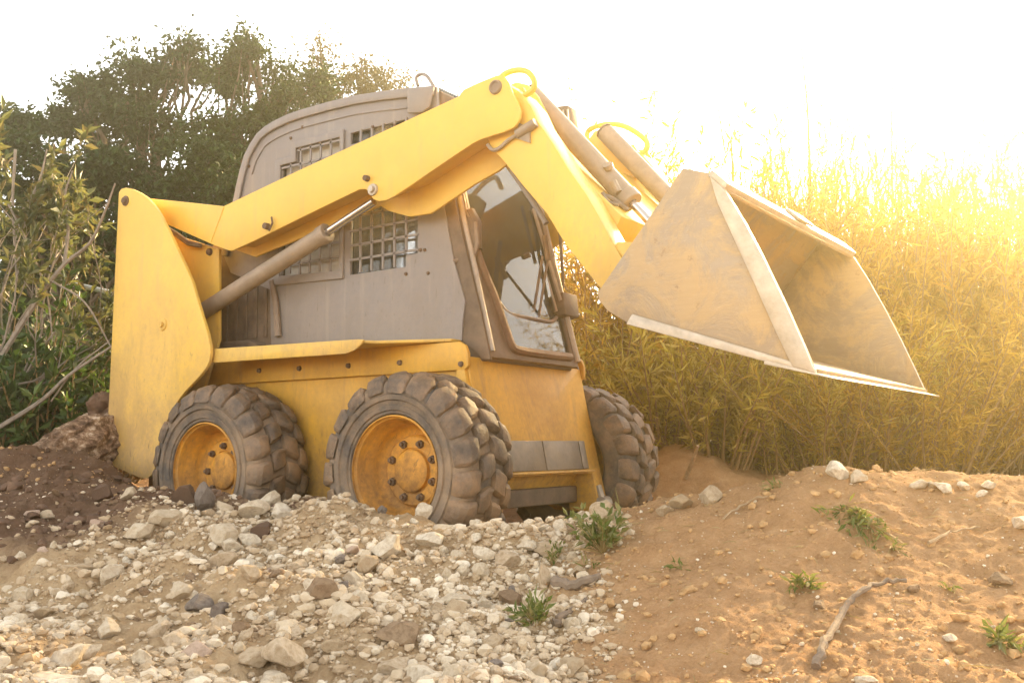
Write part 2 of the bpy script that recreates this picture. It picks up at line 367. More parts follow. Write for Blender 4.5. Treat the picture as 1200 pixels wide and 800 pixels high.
# ---- rear uprights
tow = xz([(142, 226), (145, 222), (150, 220.5), (157, 222), (166, 226), (175, 232), (183, 241), (190, 251), (201, 272), (212, 296), (220, 313), (228, 331), (235, 355), (242, 378), (246, 391), (249, 406), (249.5, 413), (248, 423), (245, 430),
          (240, 437), (231, 447), (221, 457), (213, 467), (207, 477), (201, 487), (197, 497), (192, 510), (189, 520), (186, 537), (184, 549), (181, 556), (176, 560), (171, 560), (164, 558.5), (127, 542)], -.72)
inn = xz([(150, 228), (205, 275), (258, 292), (258, 398), (236, 470), (150, 520)], -.52)
m = MB().plate(tow, -.735, -.715); m2 = MB().plate(inn, -.53, -.51); m.add(m2.v, m2.f)
xb = tow[-1][0]; m3 = MB().plate([(xb+.03, .46), (xb+.045, .46), (xb+.09, 1.82), (xb+.075, 1.82)], -.715, -.53); m.add(m3.v, m3.f)
tn, tf = both(m, 'rear_upright', YEL, bevel=.003)
for par, s in ((tn, -1), (tf, 1)):
    p = at(147.5, 235.5, Y=-.735); m = MB().lathe([(0, .02), (.016, .018), (.02, .008), (.027, .006), (.027, 0)], (p[0], s*.735, p[2]), (0, s, 0), 14); m.tube([(p[0], s*.72, p[2]), (p[0], s*.47, p[2])], .02, 12); m.build('pivot_pin', NUTM, par)
    p = at(191, 380, Y=-.735); MB().lathe([(0, .018), (.014, .018), (.015, .008), (.030, .007), (.033, 0)], (p[0], s*.735, p[2]), (0, s, 0), 16).build('cover_bolt', YEL, par)
    p = at(250, 296, Y=-.51); MB().lathe([(0, .016), (.016, .014), (.02, 0)], (p[0], s*.531, p[2]), (0, s, 0), 12).build('bolt', NUTM, par)
# engine housing between the uprights
eh = MB().plate([(-.82, .40), (-.40, .40), (-.40, .95), (.02, .97), (.0, 1.60), (-.30, 1.68), (-.82, 1.45)], -.385, .385).build('engine_cover', BROWN, L, bevel=.02)
m = MB()
for k in range(5): m.box((-.37+.075*k, -.395, 1.06), (-.345+.075*k, -.3852, 1.34))
m.build('vent_ribs', BROWN, eh, bevel=.004)
m = MB().plate([(-.36, 1.0), (-.03, 1.0), (-.03, 1.02), (-.10, 1.045), (-.36, 1.045)], -.47, -.40); m.tube([(-.4, -.52, 1.0), (-.05, -.52, .995)], .012, 8); m.build('tool_tray', BROWN, eh, bevel=.004)
MB().plate([(-.84, .12), (-.40, .12), (-.40, .42), (-.84, .42)], -.50, .50).build('added_rear_block', BROWN, L, bevel=.02)  # dark block added to hide the sunlit soil behind the machine
# ---- cab
CY = .40
roof = xz([(262, 300), (271, 252), (276, 232), (279, 217), (283, 200), (288, 183), (294.5, 170), (303, 157), (312, 149), (322.5, 142.5), (338, 135), (355, 129), (385, 120.5), (417.5, 112.5), (450, 107.5), (480, 104), (511, 101)], -CY)
front = xz([(512, 112), (514, 209), (532, 307), (545, 352), (542, 376), (541, 398)], -CY)
low = [(front[-1][0], .952), (.0, .968), (-.02, 1.30), (-.32, 1.42)]
side = roof+front+low
def rect(x0, z0, x1, z1, cut=None):
    return [(x0, z0), (x1, z0), (x1, z1), (x0, z1)]
R1 = [(.06, 1.36), (.475, 1.34), (.475, 2.0), (.17, 2.0), (.17, 1.93), (.06, 1.93)]
R2 = [(.535, 1.315), (.885, 1.315), (.885, 1.37), (.955, 1.37), (.955, 1.66), (.90, 1.66), (.90, 2.01), (.535, 2.01)]
cab = MB().plate([side, R1[::-1], R2[::-1]], -CY, -CY+.02)
R3 = [(.44, 1.03), (1.09, 1.03), (1.06, 1.40), (1.02, 1.75), (1.0, 2.07), (.44, 2.06)]
c2 = flip(MB().plate([side, R3[::-1]], -CY, -CY+.02)); cab.add(c2.v, c2.f)
cab = cab.build('cab', CABM, L, bevel=.003)
# roof skin and rear skin, following the side outline
def skin(pts, th, y0, y1, inset=0):
    P = [np.array(p) for p in pts]; inn = []
    for i, p in enumerate(P):
        t = P[min(i+1, len(P)-1)]-P[max(i-1, 0)]; t = t/np.linalg.norm(t); nrm = np.array([t[1], -t[0]]); inn.append(p+nrm*th)
    return MB().plate([tuple(p) for p in P]+[tuple(p) for p in inn[::-1]], y0, y1)
skin(roof[:-3]+[tuple((np.array(roof[-3])+np.array(roof[-4]))/2)], .024, -CY+.021, CY-.021).build('roof', CABM, cab, bevel=.003)
skin(roof[-3:], .012, -CY+.021, CY-.021).build('added_roof_pane', CLEAR, cab, smooth=False)  # unseen clear pane, added to let daylight in onto the far arm
m = skin(roof, .045, -CY-.016, -CY-.001); both(m, 'roof_edge', CABM, cab, bevel=.006)
inr = [np.array(p) for p in roof[4:-1]]
rib = []
for i, p in enumerate(inr):
    t = inr[min(i+1, len(inr)-1)]-inr[max(i-1, 0)]; t = t/np.linalg.norm(t); rib.append(p+np.array([t[1], -t[0]])*.085)
both(skin(rib, .010, -CY-.006, -CY-.001), 'pressed_rib', CABM, cab, bevel=.003)
# raised roof corner box
rc = xz([(480, 106), (511, 103), (506, 127), (497, 133), (480, 134)], -CY-.01)
both(MB().plate(rc, -CY-.030, -CY-.017), 'corner_cap', CABM, cab, bevel=.008)
# dark brown front of the roof
m = MB().plate([(1.055, 2.125), (1.085, 2.10), (1.075, 1.99), (1.045, 1.98)], -CY+.025, CY-.025); m.build('visor', BROWN, cab, bevel=.006)
# wire guards in both windows
def guard(R, x0, x1, z0, z1, px_, pz, s, clipx=None):
    m = MB(); y = s*(CY+.002)
    def inside(x, z):
        c = False; n = len(R)
        for i in range(n):
            a, b2 = R[i], R[(i+1) % n]
            if (a[1] > z) != (b2[1] > z) and x < (b2[0]-a[0])*(z-a[1])/(b2[1]-a[1])+a[0]: c = not c
        return c
    def bar(p, q, w):
        n = 60; run = None
        for i in range(n+1):
            t = i/n; x = p[0]+(q[0]-p[0])*t; z = p[1]+(q[1]-p[1])*t
            ok = inside(x, z) and i < n
            if ok and run is None: run = (x, z)
            if not ok and run is not None:
                d = (q[0]-p[0], q[1]-p[1]); l = math.hypot(*d); nx, nz = -d[1]/l*w, d[0]/l*w
                m.plate([(run[0]+nx, run[1]+nz), (x+nx, z+nz), (x-nx, z-nz), (run[0]-nx, run[1]-nz)], y-.004, y+.004); run = None
    x = x0+px_
    while x < x1-.01: bar((x, z0-.02), (x, z1+.02), .0055); x += px_
    z = z0+pz
    while z < z1-.01: bar((x0-.02, z), (x1+.02, z), .0052); z += pz
    return m
g1 = guard(R1, .06, .475, 1.34, 2.0, .0695, .072, -1).build('window_guard', CABM, cab, smooth=False)
g2 = guard(R2, .535, .955, 1.315, 2.01, .071, .070, -1).build('window_guard', CABM, cab, smooth=False)
guard(R3, .44, 1.09, 1.50, 2.06, .071, .070, 1).build('window_guard', CABM, cab, smooth=False)
fr1 = [(.02, 1.315), (.50, 1.30), (.50, 2.035), (.13, 2.035), (.13, 1.965), (.02, 1.965)]
MB().plate([fr1, R1[::-1]], -(CY+.014), -(CY+.001)).build('guard_frame', CABM, g1, bevel=.003)
MB().plate(R1, -(CY-.034), -(CY-.030)).build('window_pane', GLASS2, cab, smooth=False)
MB().plate([(.53, 1.31), (.96, 1.31), (.96, 2.02), (.53, 2.02)], -(CY-.034), -(CY-.030)).build('window_pane', CLEAR, cab, smooth=False)
MB().plate(R3, CY-.034, CY-.030).build('window_pane', CLEAR, cab, smooth=False)
for s in SIDES:
    for q in ((463, 147), (437, 149), (355, 149), (341, 162), (292, 195), (493, 293), (498, 293), (476, 321), (502, 320)):
        p = at(*q, Y=-CY); MB().lathe([(0, .007), (.007, .006), (.009, 0)], (p[0], s*(CY+.001), p[2]), (0, s, 0), 8).build('rivet', NUTM, cab)
MB().plate(xz([(513, 203), (528, 203), (538, 255), (552, 315), (563, 360), (576, 421), (566, 421), (541, 399), (542, 376), (545, 352), (532, 307), (514, 209)], -.385), -.392, -.376).build('front_post', BROWN, cab, bevel=.004)
m = MB().tube([at(318, 329, Y=-.415), at(323, 352, Y=-.415), at(326, 394, Y=-.415)], [.015, .017, .018], 8); both(m, 'cab_strap', FRAME, cab)
hp = smooth_path([at(490, 101, Y=-.30), at(488, 91, Y=-.30), at(494, 87, Y=-.30), at(501, 90, Y=-.30), at(508, 101, Y=-.30)], 5)
both(MB().tube(hp, .009, 8), 'roof_handle', CABM, cab)
# floor, rear wall and front sill of the cab
MB().box((.02, -.378, .96), (1.20, .378, .98)).build('cab_floor', FRAME, cab)
MB().plate([(1.20, .86), (1.30, .86), (1.27, 1.03), (1.19, 1.03)], -.375, .375).build('front_sill', FRAME, cab, bevel=.01)
both(MB().plate(xz([(541, 376), (556, 380), (573, 421), (541, 400)], -.38), -.385, -.372), 'sill_gap_cover', BROWN, cab)
# seat and controls
st = MB().plate([(.22, 1.0), (.68, 1.0), (.70, 1.10), (.66, 1.14), (.25, 1.13)], -.22, .22).build('seat', DARK, L, bevel=.03)
MB().plate([(.16, 1.14), (.28, 1.14), (.22, 1.72), (.10, 1.72)], -.21, .21).build('backrest', DARK, st, bevel=.03)
for s in (-.25, .25):
    m = MB().tube([(1.08, s, 1.0), (1.10, s, 1.25), (1.06, s, 1.42)], .011, 8); m.tube([(1.06, s, 1.40), (1.05, s, 1.53)], .02, 8); m.build('control_lever', DARK, L)
    MB().tube(smooth_path([(.26, s, 1.18), (.34, s*1.1, 1.28), (.60, s*1.1, 1.28)], 4), .022, 8).build('armrest', DARK, L)
# ---- front door
A0 = at(516, 206, Y=-.365); A1 = at(533, 305, Y=-.365); A2 = at(546, 352, Y=-.365); A3 = at(572, 420, Y=-.365)
def fd(t, w=0):   # point on the door plane: t up (0 bottom 1 top), w across -.36.. .36
    x = 1.325-(1.325-1.03)*t; z = .872+(2.06-.872)*t; return x, w, z
def fdp(u, v, t): x, y, z = fd(v, u); return (x+t*.97, y, z+t*.24)
outer = [(-.365, 0), (.362, 0), (.372, .03), (.365, 1.0), (-.365, 1.0), (-.372, .25)]
inner = [(-.20, .055), (-.16, .032), (.325, .032), (.335, .06), (.325, .955), (-.31, .955), (-.325, .45), (-.30, .34), (-.25, .22)]
dr = MB().plate([outer, inner[::-1]], -.012, .014, fdp).build('door', FRAME, L, bevel=.005)
MB().plate([(-.36, .01), (.36, .01), (.36, .98), (-.36, .98)], -.004, .0, fdp).build('door_glass', GLASS, dr, smooth=False)
seal = smooth_path([fdp(u, v, .018) for u, v in [(-.318, .93), (-.326, .62), (-.322, .46), (-.30, .35), (-.25, .23), (-.215, .10), (-.20, .055), (-.15, .036), (.1, .034), (.30, .036)]], 4)
MB().tube(seal, .021, 8).build('door_seal', SEAL, dr)
MB().tube([fdp(-.352, .99, .02), fdp(-.357, .5, .02), fdp(-.36, .02, .02)], .013, 8).build('post_edge', PALE, dr)
MB().tube([fdp(-.338, .97, .03), fdp(-.345, .42, .03)], .008, 8).build('door_rail', FRAME, dr)
MB().tube([fdp(.345, .99, .02), fdp(.352, .5, .02), fdp(.36, .02, .02)], .014, 8).build('post_edge', PALE, dr)
hb = smooth_path([at(q[0], q[1], Y=q[2]) for q in ((562, 262, -.30), (560, 300, -.30), (566, 322, -.27), (582, 350, -.20), (596, 367, -.12), (622, 373, .05), (645, 377, .22), (652, 372, .28))], 5)
MB().tube(hb, .0105, 8).build('grab_bar', FRAME, dr)
m = MB().tube([at(541, 240, Y=-.345), at(557, 262, Y=-.345), at(560, 285, Y=-.345), at(549, 320, Y=-.345)], .012, 8); m.tube([at(532, 307, Y=-.40), at(541, 303, Y=-.37), at(547, 296, Y=-.345)], .011, 8)
m.build('hinge_arm', FRAME, dr)
MB().tube([at(550, 248, Y=-.33), at(557, 262, Y=-.33), at(559, 292, Y=-.33)], [.026, .03, .024], 8).build('door_latch', BROWN, dr)
wa, wb_, wc = at(642, 292, Y=.12), at(600, 392, Y=-.02), at(632, 384, Y=.12)
m = MB().tube([at(636, 300, Y=.10), at(622, 385, Y=.10)], .007, 6); m.tube([at(643, 298, Y=.13), at(629, 385, Y=.13)], .006, 6); m.tube([at(638, 276, Y=.10), at(642, 305, Y=.11)], .013, 8)
m.build('wiper_arm', FRAME, dr)
m = MB().tube([at(600, 392, Y=.0), at(615, 391, Y=.06), at(631, 381, Y=.14)], [.02, .022, .016], 8); m.tube([at(626, 372, Y=.11), at(628, 386, Y=.12)], .02, 8); m.build('wiper_motor', NUTM, dr)
m = MB().tube([at(609, 304, Y=.12), at(605, 345, Y=.11), at(602, 396, Y=.10)], [.012, .013, .016], 8); m.tube([at(606, 304, Y=.12), at(621, 298, Y=.14)], .014, 6); m.build('wiper_blade', BROWN, dr)
for q0, q1 in (((615, 235), (652, 365)), ((625, 245), (657, 352)), ((632, 232), (648, 300))):
    MB().tube([at(*q0, Y=.30), at(*q1, Y=.30)], .010, 6).build('guard_rod', PALE, dr)
m = MB().plate(xz([(641, 356), (672, 344), (675, 371), (646, 381)], .40), .30, .44); m.build('foot_lamp', BROWN, L, bevel=.01)
MB().tube(smooth_path([at(646, 238, Y=.43), at(655, 268, Y=.43), at(658, 300, Y=.43), at(659, 336, Y=.43), at(648, 343, Y=.43)], 4), .009, 6).build('hose', HOSE, L)
wl = MB().plate(xz([(646, 129), (671, 126), (673, 152), (650, 154)], .45), .40, .50).build('work_lamp', BROWN, L, bevel=.008)
e = at(658, 146, Y=.42); MB().tube(smooth_path([e, np.array([e[0]-.03, .40, e[2]-.05]), np.array([1.08, .375, 2.10])], 4), .012, 8).build('lamp_bracket', BROWN, wl)
m = MB()
for k in range(4): p = at(650+5*k, 130.5-.7*k, Y=.395); q = at(651.5+5*k, 150-.5*k, Y=.395); m.tube([p, q], .005, 6)
m.build('lamp_grille', EDGE, wl)
# ---- lift arms
Ya, Yb = -.64, -.485
up_o = xz([(176, 232.5), (220, 237), (262, 241.5), (350, 199.5), (440, 158), (537, 113), (543, 105), (560, 97), (582, 88), (590, 89), (595.6, 97), (600.5, 110), (606, 120), (609.5, 129), (609, 139), (605, 146), (601, 150), (590, 155), (575, 159.5), (562, 164), (552.5, 169), (530, 184), (505, 201),
           (481, 217.5), (462, 230), (453, 234.5), (444, 236), (437, 233.5), (432.5, 225), (428, 221.5), (421, 222), (350, 256.5), (300, 281), (273, 293.5), (268, 293.5), (250, 287), (198, 264), (176, 246)], Ya)
up_i = xz([(176, 232.5), (262, 241.5), (350, 199.5), (440, 158), (537, 113), (590, 90), (606, 120), (609, 139), (590, 168), (560, 192), (532, 208), (481, 243), (455, 247), (430, 240), (421, 234), (350, 264), (273, 296), (250, 288), (198, 264), (176, 246)], Ya)
def web(pts_o, y0, y1, f=lambda u, v, t: (u, t, v)): return MB().plate(pts_o, y0, y1, f)
m = web(up_o, Ya, Ya+.016)
m_ = web(up_i, Yb-.016, Yb); m.add(m_.v, m_.f)
core = xz([(176, 234), (262, 243.5), (350, 201.5), (440, 160), (545, 112), (590, 95), (603, 118), (600, 138), (575, 153), (552, 161), (530, 175), (481, 208), (440, 224), (421, 216), (350, 248), (273, 285), (250, 280), (198, 258), (176, 244)], Ya)
m_ = web(core, Ya+.017, Yb-.017); m.add(m_.v, m_.f)
an, af = both(m, 'lift_arm', YEL, bevel=.004)
leg_o = xz([(566, 150), (575, 173), (590, 189), (612, 217), (640, 250), (662, 286), (701, 335), (716, 350), (733, 330), (736, 314), (729, 303), (714, 277), (700, 250), (686, 226), (665, 196), (648, 168), (630, 142), (622, 124), (609, 108), (590, 96)], -.60)
m = MB().plate(leg_o, -.600, -.470)
ln, lf = both(m, 'arm_leg', YEL, bevel=.006)
for arm, leg, s in ((an, ln, -1), (af, lf, 1)):
    p = at(581, 102.5, Y=Ya); q = Vector((p[0], s*.64, p[2]))
    MB().lathe([(.0, .004), (.017, .006), (.021, .012), (.026, .012), (.029, .008), (.031, 0)], q, (0, s, 0), 20).build('pivot_pin', FRAME, arm)
    p = at(437.5, 222.5, Y=Ya); m = MB().lathe([(0, .022), (.014, .022), (.016, .010), (.026, .009), (.028, 0)], (p[0], s*.64, p[2]), (0, s, 0), 14); m.build('cylinder_pin', EDGE, arm)
    p = at(431, 209.5, Y=Ya); MB().lathe([(0, .022), (.013, .022), (.015, 0)], (p[0], s*.64, p[2]), (0, s, 0), 8).build('bolt', NUTM, arm)
    p = at(314, 265.5, Y=Ya); m = MB().lathe([(0, .026), (.015, .024), (.017, 0)], (p[0], s*.64, p[2]), (0, s, 0), 8)
    w0, w1, w2 = at(321, 255, Y=Ya), at(322, 262, Y=Ya), at(318, 271, Y=Ya); m.tube([(v[0], s*.655, v[2]) for v in (w0, w1, w2)], .005, 6); m.build('bolt', NUTM, arm)
    # weld seam where the arm bends, doubler plate at the elbow
    a_, b_ = at(262.5, 242.5, Y=Ya), at(247, 284, Y=Ya); MB().tube([(a_[0], s*.640, a_[2]), (b_[0], s*.640, b_[2])], .0045, 6).build('weld_seam', YEL, arm)
    hz = [at(*q, Y=-.60) for q in ((586, 92), (592, 86), (602, 82), (613, 82), (620, 87), (623.5, 96), (620, 104), (612, 109), (606, 113))]
    hz = [(v[0], s*(.60-.004*i), v[2]) for i, v in enumerate(hz)]
    if s < 0: MB().tube(smooth_path(hz, 4), .0125, 8).build('lifting_hoop', YEL, arm)
    else:
        hz = [at(*q, Y=.52) for q in ((689, 172), (688, 160), (690, 153), (700, 148), (714, 145.5), (730, 147.5), (745, 155), (756, 164), (759, 170), (757, 176), (747, 184))]
        MB().tube(smooth_path(hz, 4), .014, 8).build('lifting_hoop', YEL, arm)
    # hose clamp and hydraulic fittings at the elbow
    v = [at(*q, Y=-.605) for q in ((607, 158), (619, 151), (629, 144))]; m = MB().tube([(w[0], s*.612, w[2]) for w in v], [.019, .021, .019], 10)
    v = [at(*q, Y=-.605) for q in ((572, 170), (578, 176), (586, 174), (596, 165), (606, 159))]; m.tube(smooth_path([(w[0], s*.61, w[2]) for w in v], 4), .008, 8)
    v = [at(*q, Y=-.602) for q in ((605, 162), (622, 168), (622, 150), (610, 145))]; m.plate([(w[0], w[2]) for w in v], s*.602, s*.612); m.build('hose_fitting', CYLM, leg)
    v = [at(*q, Y=-.50) for q in ((200, 266), (218, 277), (232, 287), (246, 290))]; m = MB().tube([(w[0], s*.56, w[2]) for w in v], [.014, .014, .014, .012], 8); m.build('hose', HOSE, arm)
    # pipes running down behind the leg by the door
    v = [at(*q, Y=-.45) for q in ((583, 178), (600, 200), (622, 232), (641, 262))]; MB().tube(smooth_path([(w[0], s*.455, w[2]) for w in v], 3), .012, 8).build('hydraulic_pipe', CABM, leg)
# cross plate and torque tube between the legs
cp = xz([(640, 175), (652, 166), (752, 262), (738, 292)], -.30)
MB().plate(cp, -.469, .469).build('cross_plate', YEL, L, bevel=.006)
e = at(690, 250, Y=-.3); MB().tube([(e[0], -.469, e[2]), (e[0], .469, e[2])], .06, 20).build('cross_tube', YEL, L)
m = MB().tube(smooth_path([at(690, 222, Y=-.42), at(702, 228, Y=-.42), at(716, 232, Y=-.40), at(736, 246, Y=-.36)], 4), .010, 8); m.tube(smooth_path([at(706, 226, Y=-.44), at(712, 236, Y=-.44), at(725, 240, Y=-.43)], 4), .008, 8)
m.build('hose', HOSE, L)
e = at(716, 248, Y=-.40); MB().lathe([(0, .012), (.02, .012), (.026, 0)], e, (0.6, -.7, .2), 14).build('coupler', EDGE, L)
# ---- hydraulic cylinders
def cyl(parent, name, p0, p1, p2, r, rr, y, mat=CYLM):
    for s in SIDES:
        a, b_, c_ = [Vector((q[0], s*abs(y), q[2])) for q in (p0, p1, p2)]
        d = (b_-a).normalized(); m = MB()
        ln_ = (b_-a).length
        m.lathe([(0, -.01), (r*.75, -.008), (r, .004), (r, ln_-.05), (r*1.13, ln_-.045), (r*1.13, ln_-.004), (r*1.05, ln_), (rr*1.1, ln_+.001)], a, d, 24)
        if name == 'tilt_cylinder': m.lathe([(r*.98, -.006), (r*.98, -.012), (r*.7, -.014), (r*.66, -.010), (r*.4, -.012), (0, -.018)], a, d, 24); m.tube([a+d*(ln_-.13)+Vector((0, -.03, .05)), a+d*(ln_-.13)+Vector((0, -.045, .065))], [.02, .022], 10); m.tube([a+d*(ln_-.09)+Vector((0, -.045, .02)), a+d*(ln_-.05)+Vector((0, -.05, .0))], .015, 8)
        o_ = m.build(name, mat, L)
        MB().tube([b_-d*.03, c_], rr, 16).build('piston_rod', CHROME, o_)
cyl(L, 'lift_cylinder', at(236, 366, Y=-.56), at(384, 272, Y=-.56), at(438, 236, Y=-.56), .041, .019, .56)
cyl(L, 'tilt_cylinder', at(622, 110, Y=-.33), at(741, 238, Y=-.33), at(778, 278, Y=-.33), .044, .018, .33)
bkt = [at(*q, Y=.38) for q in ((684, 182), (689, 165), (697, 154), (708, 150), (720, 153), (731, 165), (742, 185), (752, 205), (738, 215))]
both(MB().plate([(v[0], v[2]) for v in bkt], -.395, -.375), 'cylinder_bracket', YEL, bevel=.004)
# ---- bucket and its coupling plate
BY = .75
bk = xz([(800, 197), (833, 203), (850, 222), (957, 437), (735, 378), (712, 364), (702, 352), (700, 343)], -BY)
Pt = dict(A=bk[0], A2=bk[1], B=bk[2], T=bk[3], E=bk[4], D2=bk[5], D1=bk[6], D=bk[7])
shell = [Pt[k] for k in ('B', 'A2', 'A', 'D', 'D1', 'D2', 'E', 'T')]
def thick(pts, th):
    P = [np.array(p) for p in pts]; off = []
    for i, p in enumerate(P):
        t = P[min(i+1, len(P)-1)]-P[max(i-1, 0)]; t = t/np.linalg.norm(t); off.append(p+np.array([-t[1], t[0]])*th)
    return [tuple(p) for p in P]+[tuple(p) for p in off[::-1]]
bucket = MB().plate(thick(shell, .014), -BY+.013, BY-.013).build('bucket', BUCK, L, bevel=.002)
# curved front edge of the side plates
fe = [tuple(p) for p in xz([(850, 222), (872, 258), (897, 305), (922, 357), (943, 404), (957, 437)], -BY)]
sp = [Pt['A'], Pt['A2']]+fe+[Pt['E'], Pt['D2'], Pt['D1'], Pt['D']]
both(MB().plate(sp, -BY, -BY+.012), 'side_plate', BUCK, bucket, bevel=.003)
rf = xz([(833, 207), (850, 222), (872, 258), (897, 305), (922, 357), (943, 404), (957, 437), (930, 430), (910, 388), (885, 332), (862, 282), (842, 238)], -BY)
both(MB().plate(rf, -BY-.012, -BY-.001), 'edge_band', EDGE, bucket, bevel=.003)
bs = xz([(742, 368), (957, 432), (958, 440), (735, 380)], -BY)
both(MB().plate(bs, -BY-.010, -BY-.001), 'bottom_band', EDGE, bucket, bevel=.003)
T, B, E_, A2 = [np.array(Pt[k]) for k in ('T', 'B', 'E', 'A2')]
td = (T-E_)/np.linalg.norm(T-E_); tn_ = np.array([-td[1], td[0]])
ce = [T-td*.17-tn_*.016, T+td*.055-tn_*.004, T+td*.055, T-td*.17-tn_*.001]
MB().plate([tuple(p) for p in ce], -BY-.012, BY+.012).build('cutting_edge', EDGE, bucket, bevel=.002)
lp = [B+np.array([.012, .018]), B+np.array([-.045, .075]), B+np.array([-.062, .058]), B+np.array([-.004, -.002])]
MB().plate([tuple(p) for p in lp], -BY-.004, BY+.004).build('upper_lip', EDGE, bucket, bevel=.004)
MB().plate([tuple(B+np.array(q)) for q in ((.022, .030), (-.028, .078), (-.040, .066), (.014, .022))], -.05, .12).build('wear_tab', EDGE, bucket, bevel=.004)
A_, D_ = np.array(Pt['A']), np.array(Pt['D']); bd = (A_-D_)/np.linalg.norm(A_-D_); bn = np.array([-bd[1], bd[0]])
qa = [D_+bd*.06+bn*.006, D_+bd*.47+bn*.006, D_+bd*.45+bn*.05, D_+bd*.05+bn*.05]
cpl = MB().plate([tuple(p) for p in qa], -.56, .56).build('coupling_plate', YEL, L, bevel=.006)
for y in (-.58, -.43, .43, .58):
    e = [D_+bd*.02+bn*.05, D_+bd*.22+bn*.05, D_+bd*.16+bn*.14, D_+bd*.04+bn*.13]; MB().plate([tuple(p) for p in e], y-.01, y+.01).build('coupling_lug', YEL, cpl, bevel=.003)
for y in (-.36, -.29, .29, .36):
    e = [D_+bd*.30+bn*.05, D_+bd*.46+bn*.05, D_+bd*.44+bn*.13, D_+bd*.36+bn*.13]; MB().plate([tuple(p) for p in e], y-.008, y+.008).build('coupling_lug', YEL, cpl, bevel=.003)
# ---- wheels
def make_wheel():
    rim = MB().lathe([(.220, -.150), (.226, -.146), (.224, -.136), (.212, -.130), (.206, -.112), (.203, -.085), (.194, -.072), (.190, -.035), (.180, -.012), (.160, -.001), (.150, .0), (.148, -.010), (.143, -.020), (.138, -.024), (.096, -.024), (.093, -.019), (.088, -.022), (.086, -.038), (.080, -.043), (.04, -.046), (.0, -.046)], (0, 0, 0), (0, 1, 0), 56)
    r2 = MB().lathe([(.226, .146), (.212, .130), (.205, .08), (.198, .02), (.15, .012), (0, .012)], (0, 0, 0), (0, 1, 0), 48); rim.add(r2.v, r2.f)
    w = rim.build('wheel', RIM, L)
    t = MB().lathe([(.214, -.122), (.229, -.140), (.233, -.150), (.243, -.150), (.246, -.157), (.262, -.159), (.266, -.152), (.284, -.155), (.288, -.163), (.306, -.165), (.311, -.158), (.335, -.158), (.352, -.150), (.366, -.135), (.374, -.10), (.378, 0),
                    (.374, .10), (.366, .135), (.352, .150), (.335, .158), (.310, .163), (.285, .160), (.262, .157), (.244, .150), (.229, .140), (.214, .122)], (0, 0, 0), (0, 1, 0), 96)
    tyre = t.build('tyre', RUB, w)
    g = MB(); n = 19; pit = 2*math.pi/n
    INNER = ((.003, .402, .37, .34, .12), (.030, .409, .37, .38, .05), (.058, .409, .37, .38, -.04), (.078, .404, .37, .35, -.10))
    OUTER = ((.088, .404, .37, .36, .10), (.112, .404, .365, .41, .04), (.140, .394, .35, .43, -.02), (.158, .372, .335, .41, -.05), (.167, .340, .32, .34, -.07))
    for s in (-1, 1):
        for i in range(n):
            for blk, ph in ((INNER, 0), (OUTER, .5)):
                a0 = pit*(i+(.5 if s > 0 else 0)+ph+rnd.uniform(-.05, .05)); V = []; hj = rnd.uniform(-.007, .004); wj = rnd.uniform(.9, 1.06)
                for y, r, rb, hw, sk in blk:
                    c = a0+sk*pit; hw *= wj; r += hj
                    for da, rr in ((-hw*1.12, rb), (-hw*1.02, r-.014), (-hw*.74, r-.002), (0, r), (hw*.74, r-.002), (hw*1.02, r-.014), (hw*1.12, rb)):
                        rr2 = rr+rnd.uniform(-.006, .004); V.append((math.cos(c+da*pit)*rr2, s*(y+rnd.uniform(-.003, .003)), math.sin(c+da*pit)*rr2))
                F = []; k_ = len(blk)
                for k in range(k_-1):
                    for q in range(6): F.append((k*7+q, k*7+q+1, (k+1)*7+q+1, (k+1)*7+q))
                F += [tuple(range(7)), tuple(range(7*(k_-1), 7*k_))]; g.add(V, F)
    lug = g.build('tread_lugs', LUGM, w, smooth=False)
    md = lug.modifiers.new('soft', 'BEVEL'); md.width = .0045; md.segments = 2; md.limit_method = 'ANGLE'; md.angle_limit = .5
    lug.data.polygons.foreach_set('use_smooth', [True]*len(lug.data.polygons))
    for k in range(8):
        a = 2*math.pi*(k+.3)/8; MB().lathe([(0, -.052), (.009, -.051), (.010, -.040), (.0165, -.038), (.0175, -.020)], (.116*math.cos(a), 0, .116*math.sin(a)), (0, 1, 0), 6).build('lug_nut', NUTM, w, smooth=False)
    MB().tube([(.17, -.03, .09), (.172, -.075, .092)], .006, 6).build('valve', NUTM, w)
    return w
w0 = make_wheel()
def copy_part(o, parent):
    c = o.copy(); COL.objects.link(c); c.parent = parent
    for ch in o.children: copy_part(ch, c)
    return c
WZ = .396
for i, (x, y, a) in enumerate(((0, -.655, .2), (1.16, -.655, .62), (0, .655, .4), (1.16, .655, .9))):
    w = w0 if i == 0 else copy_part(w0, L)
    w.location = (x, y, WZ); w.rotation_mode = 'ZYX'; w.rotation_euler = (0, a, math.pi if y > 0 else 0)
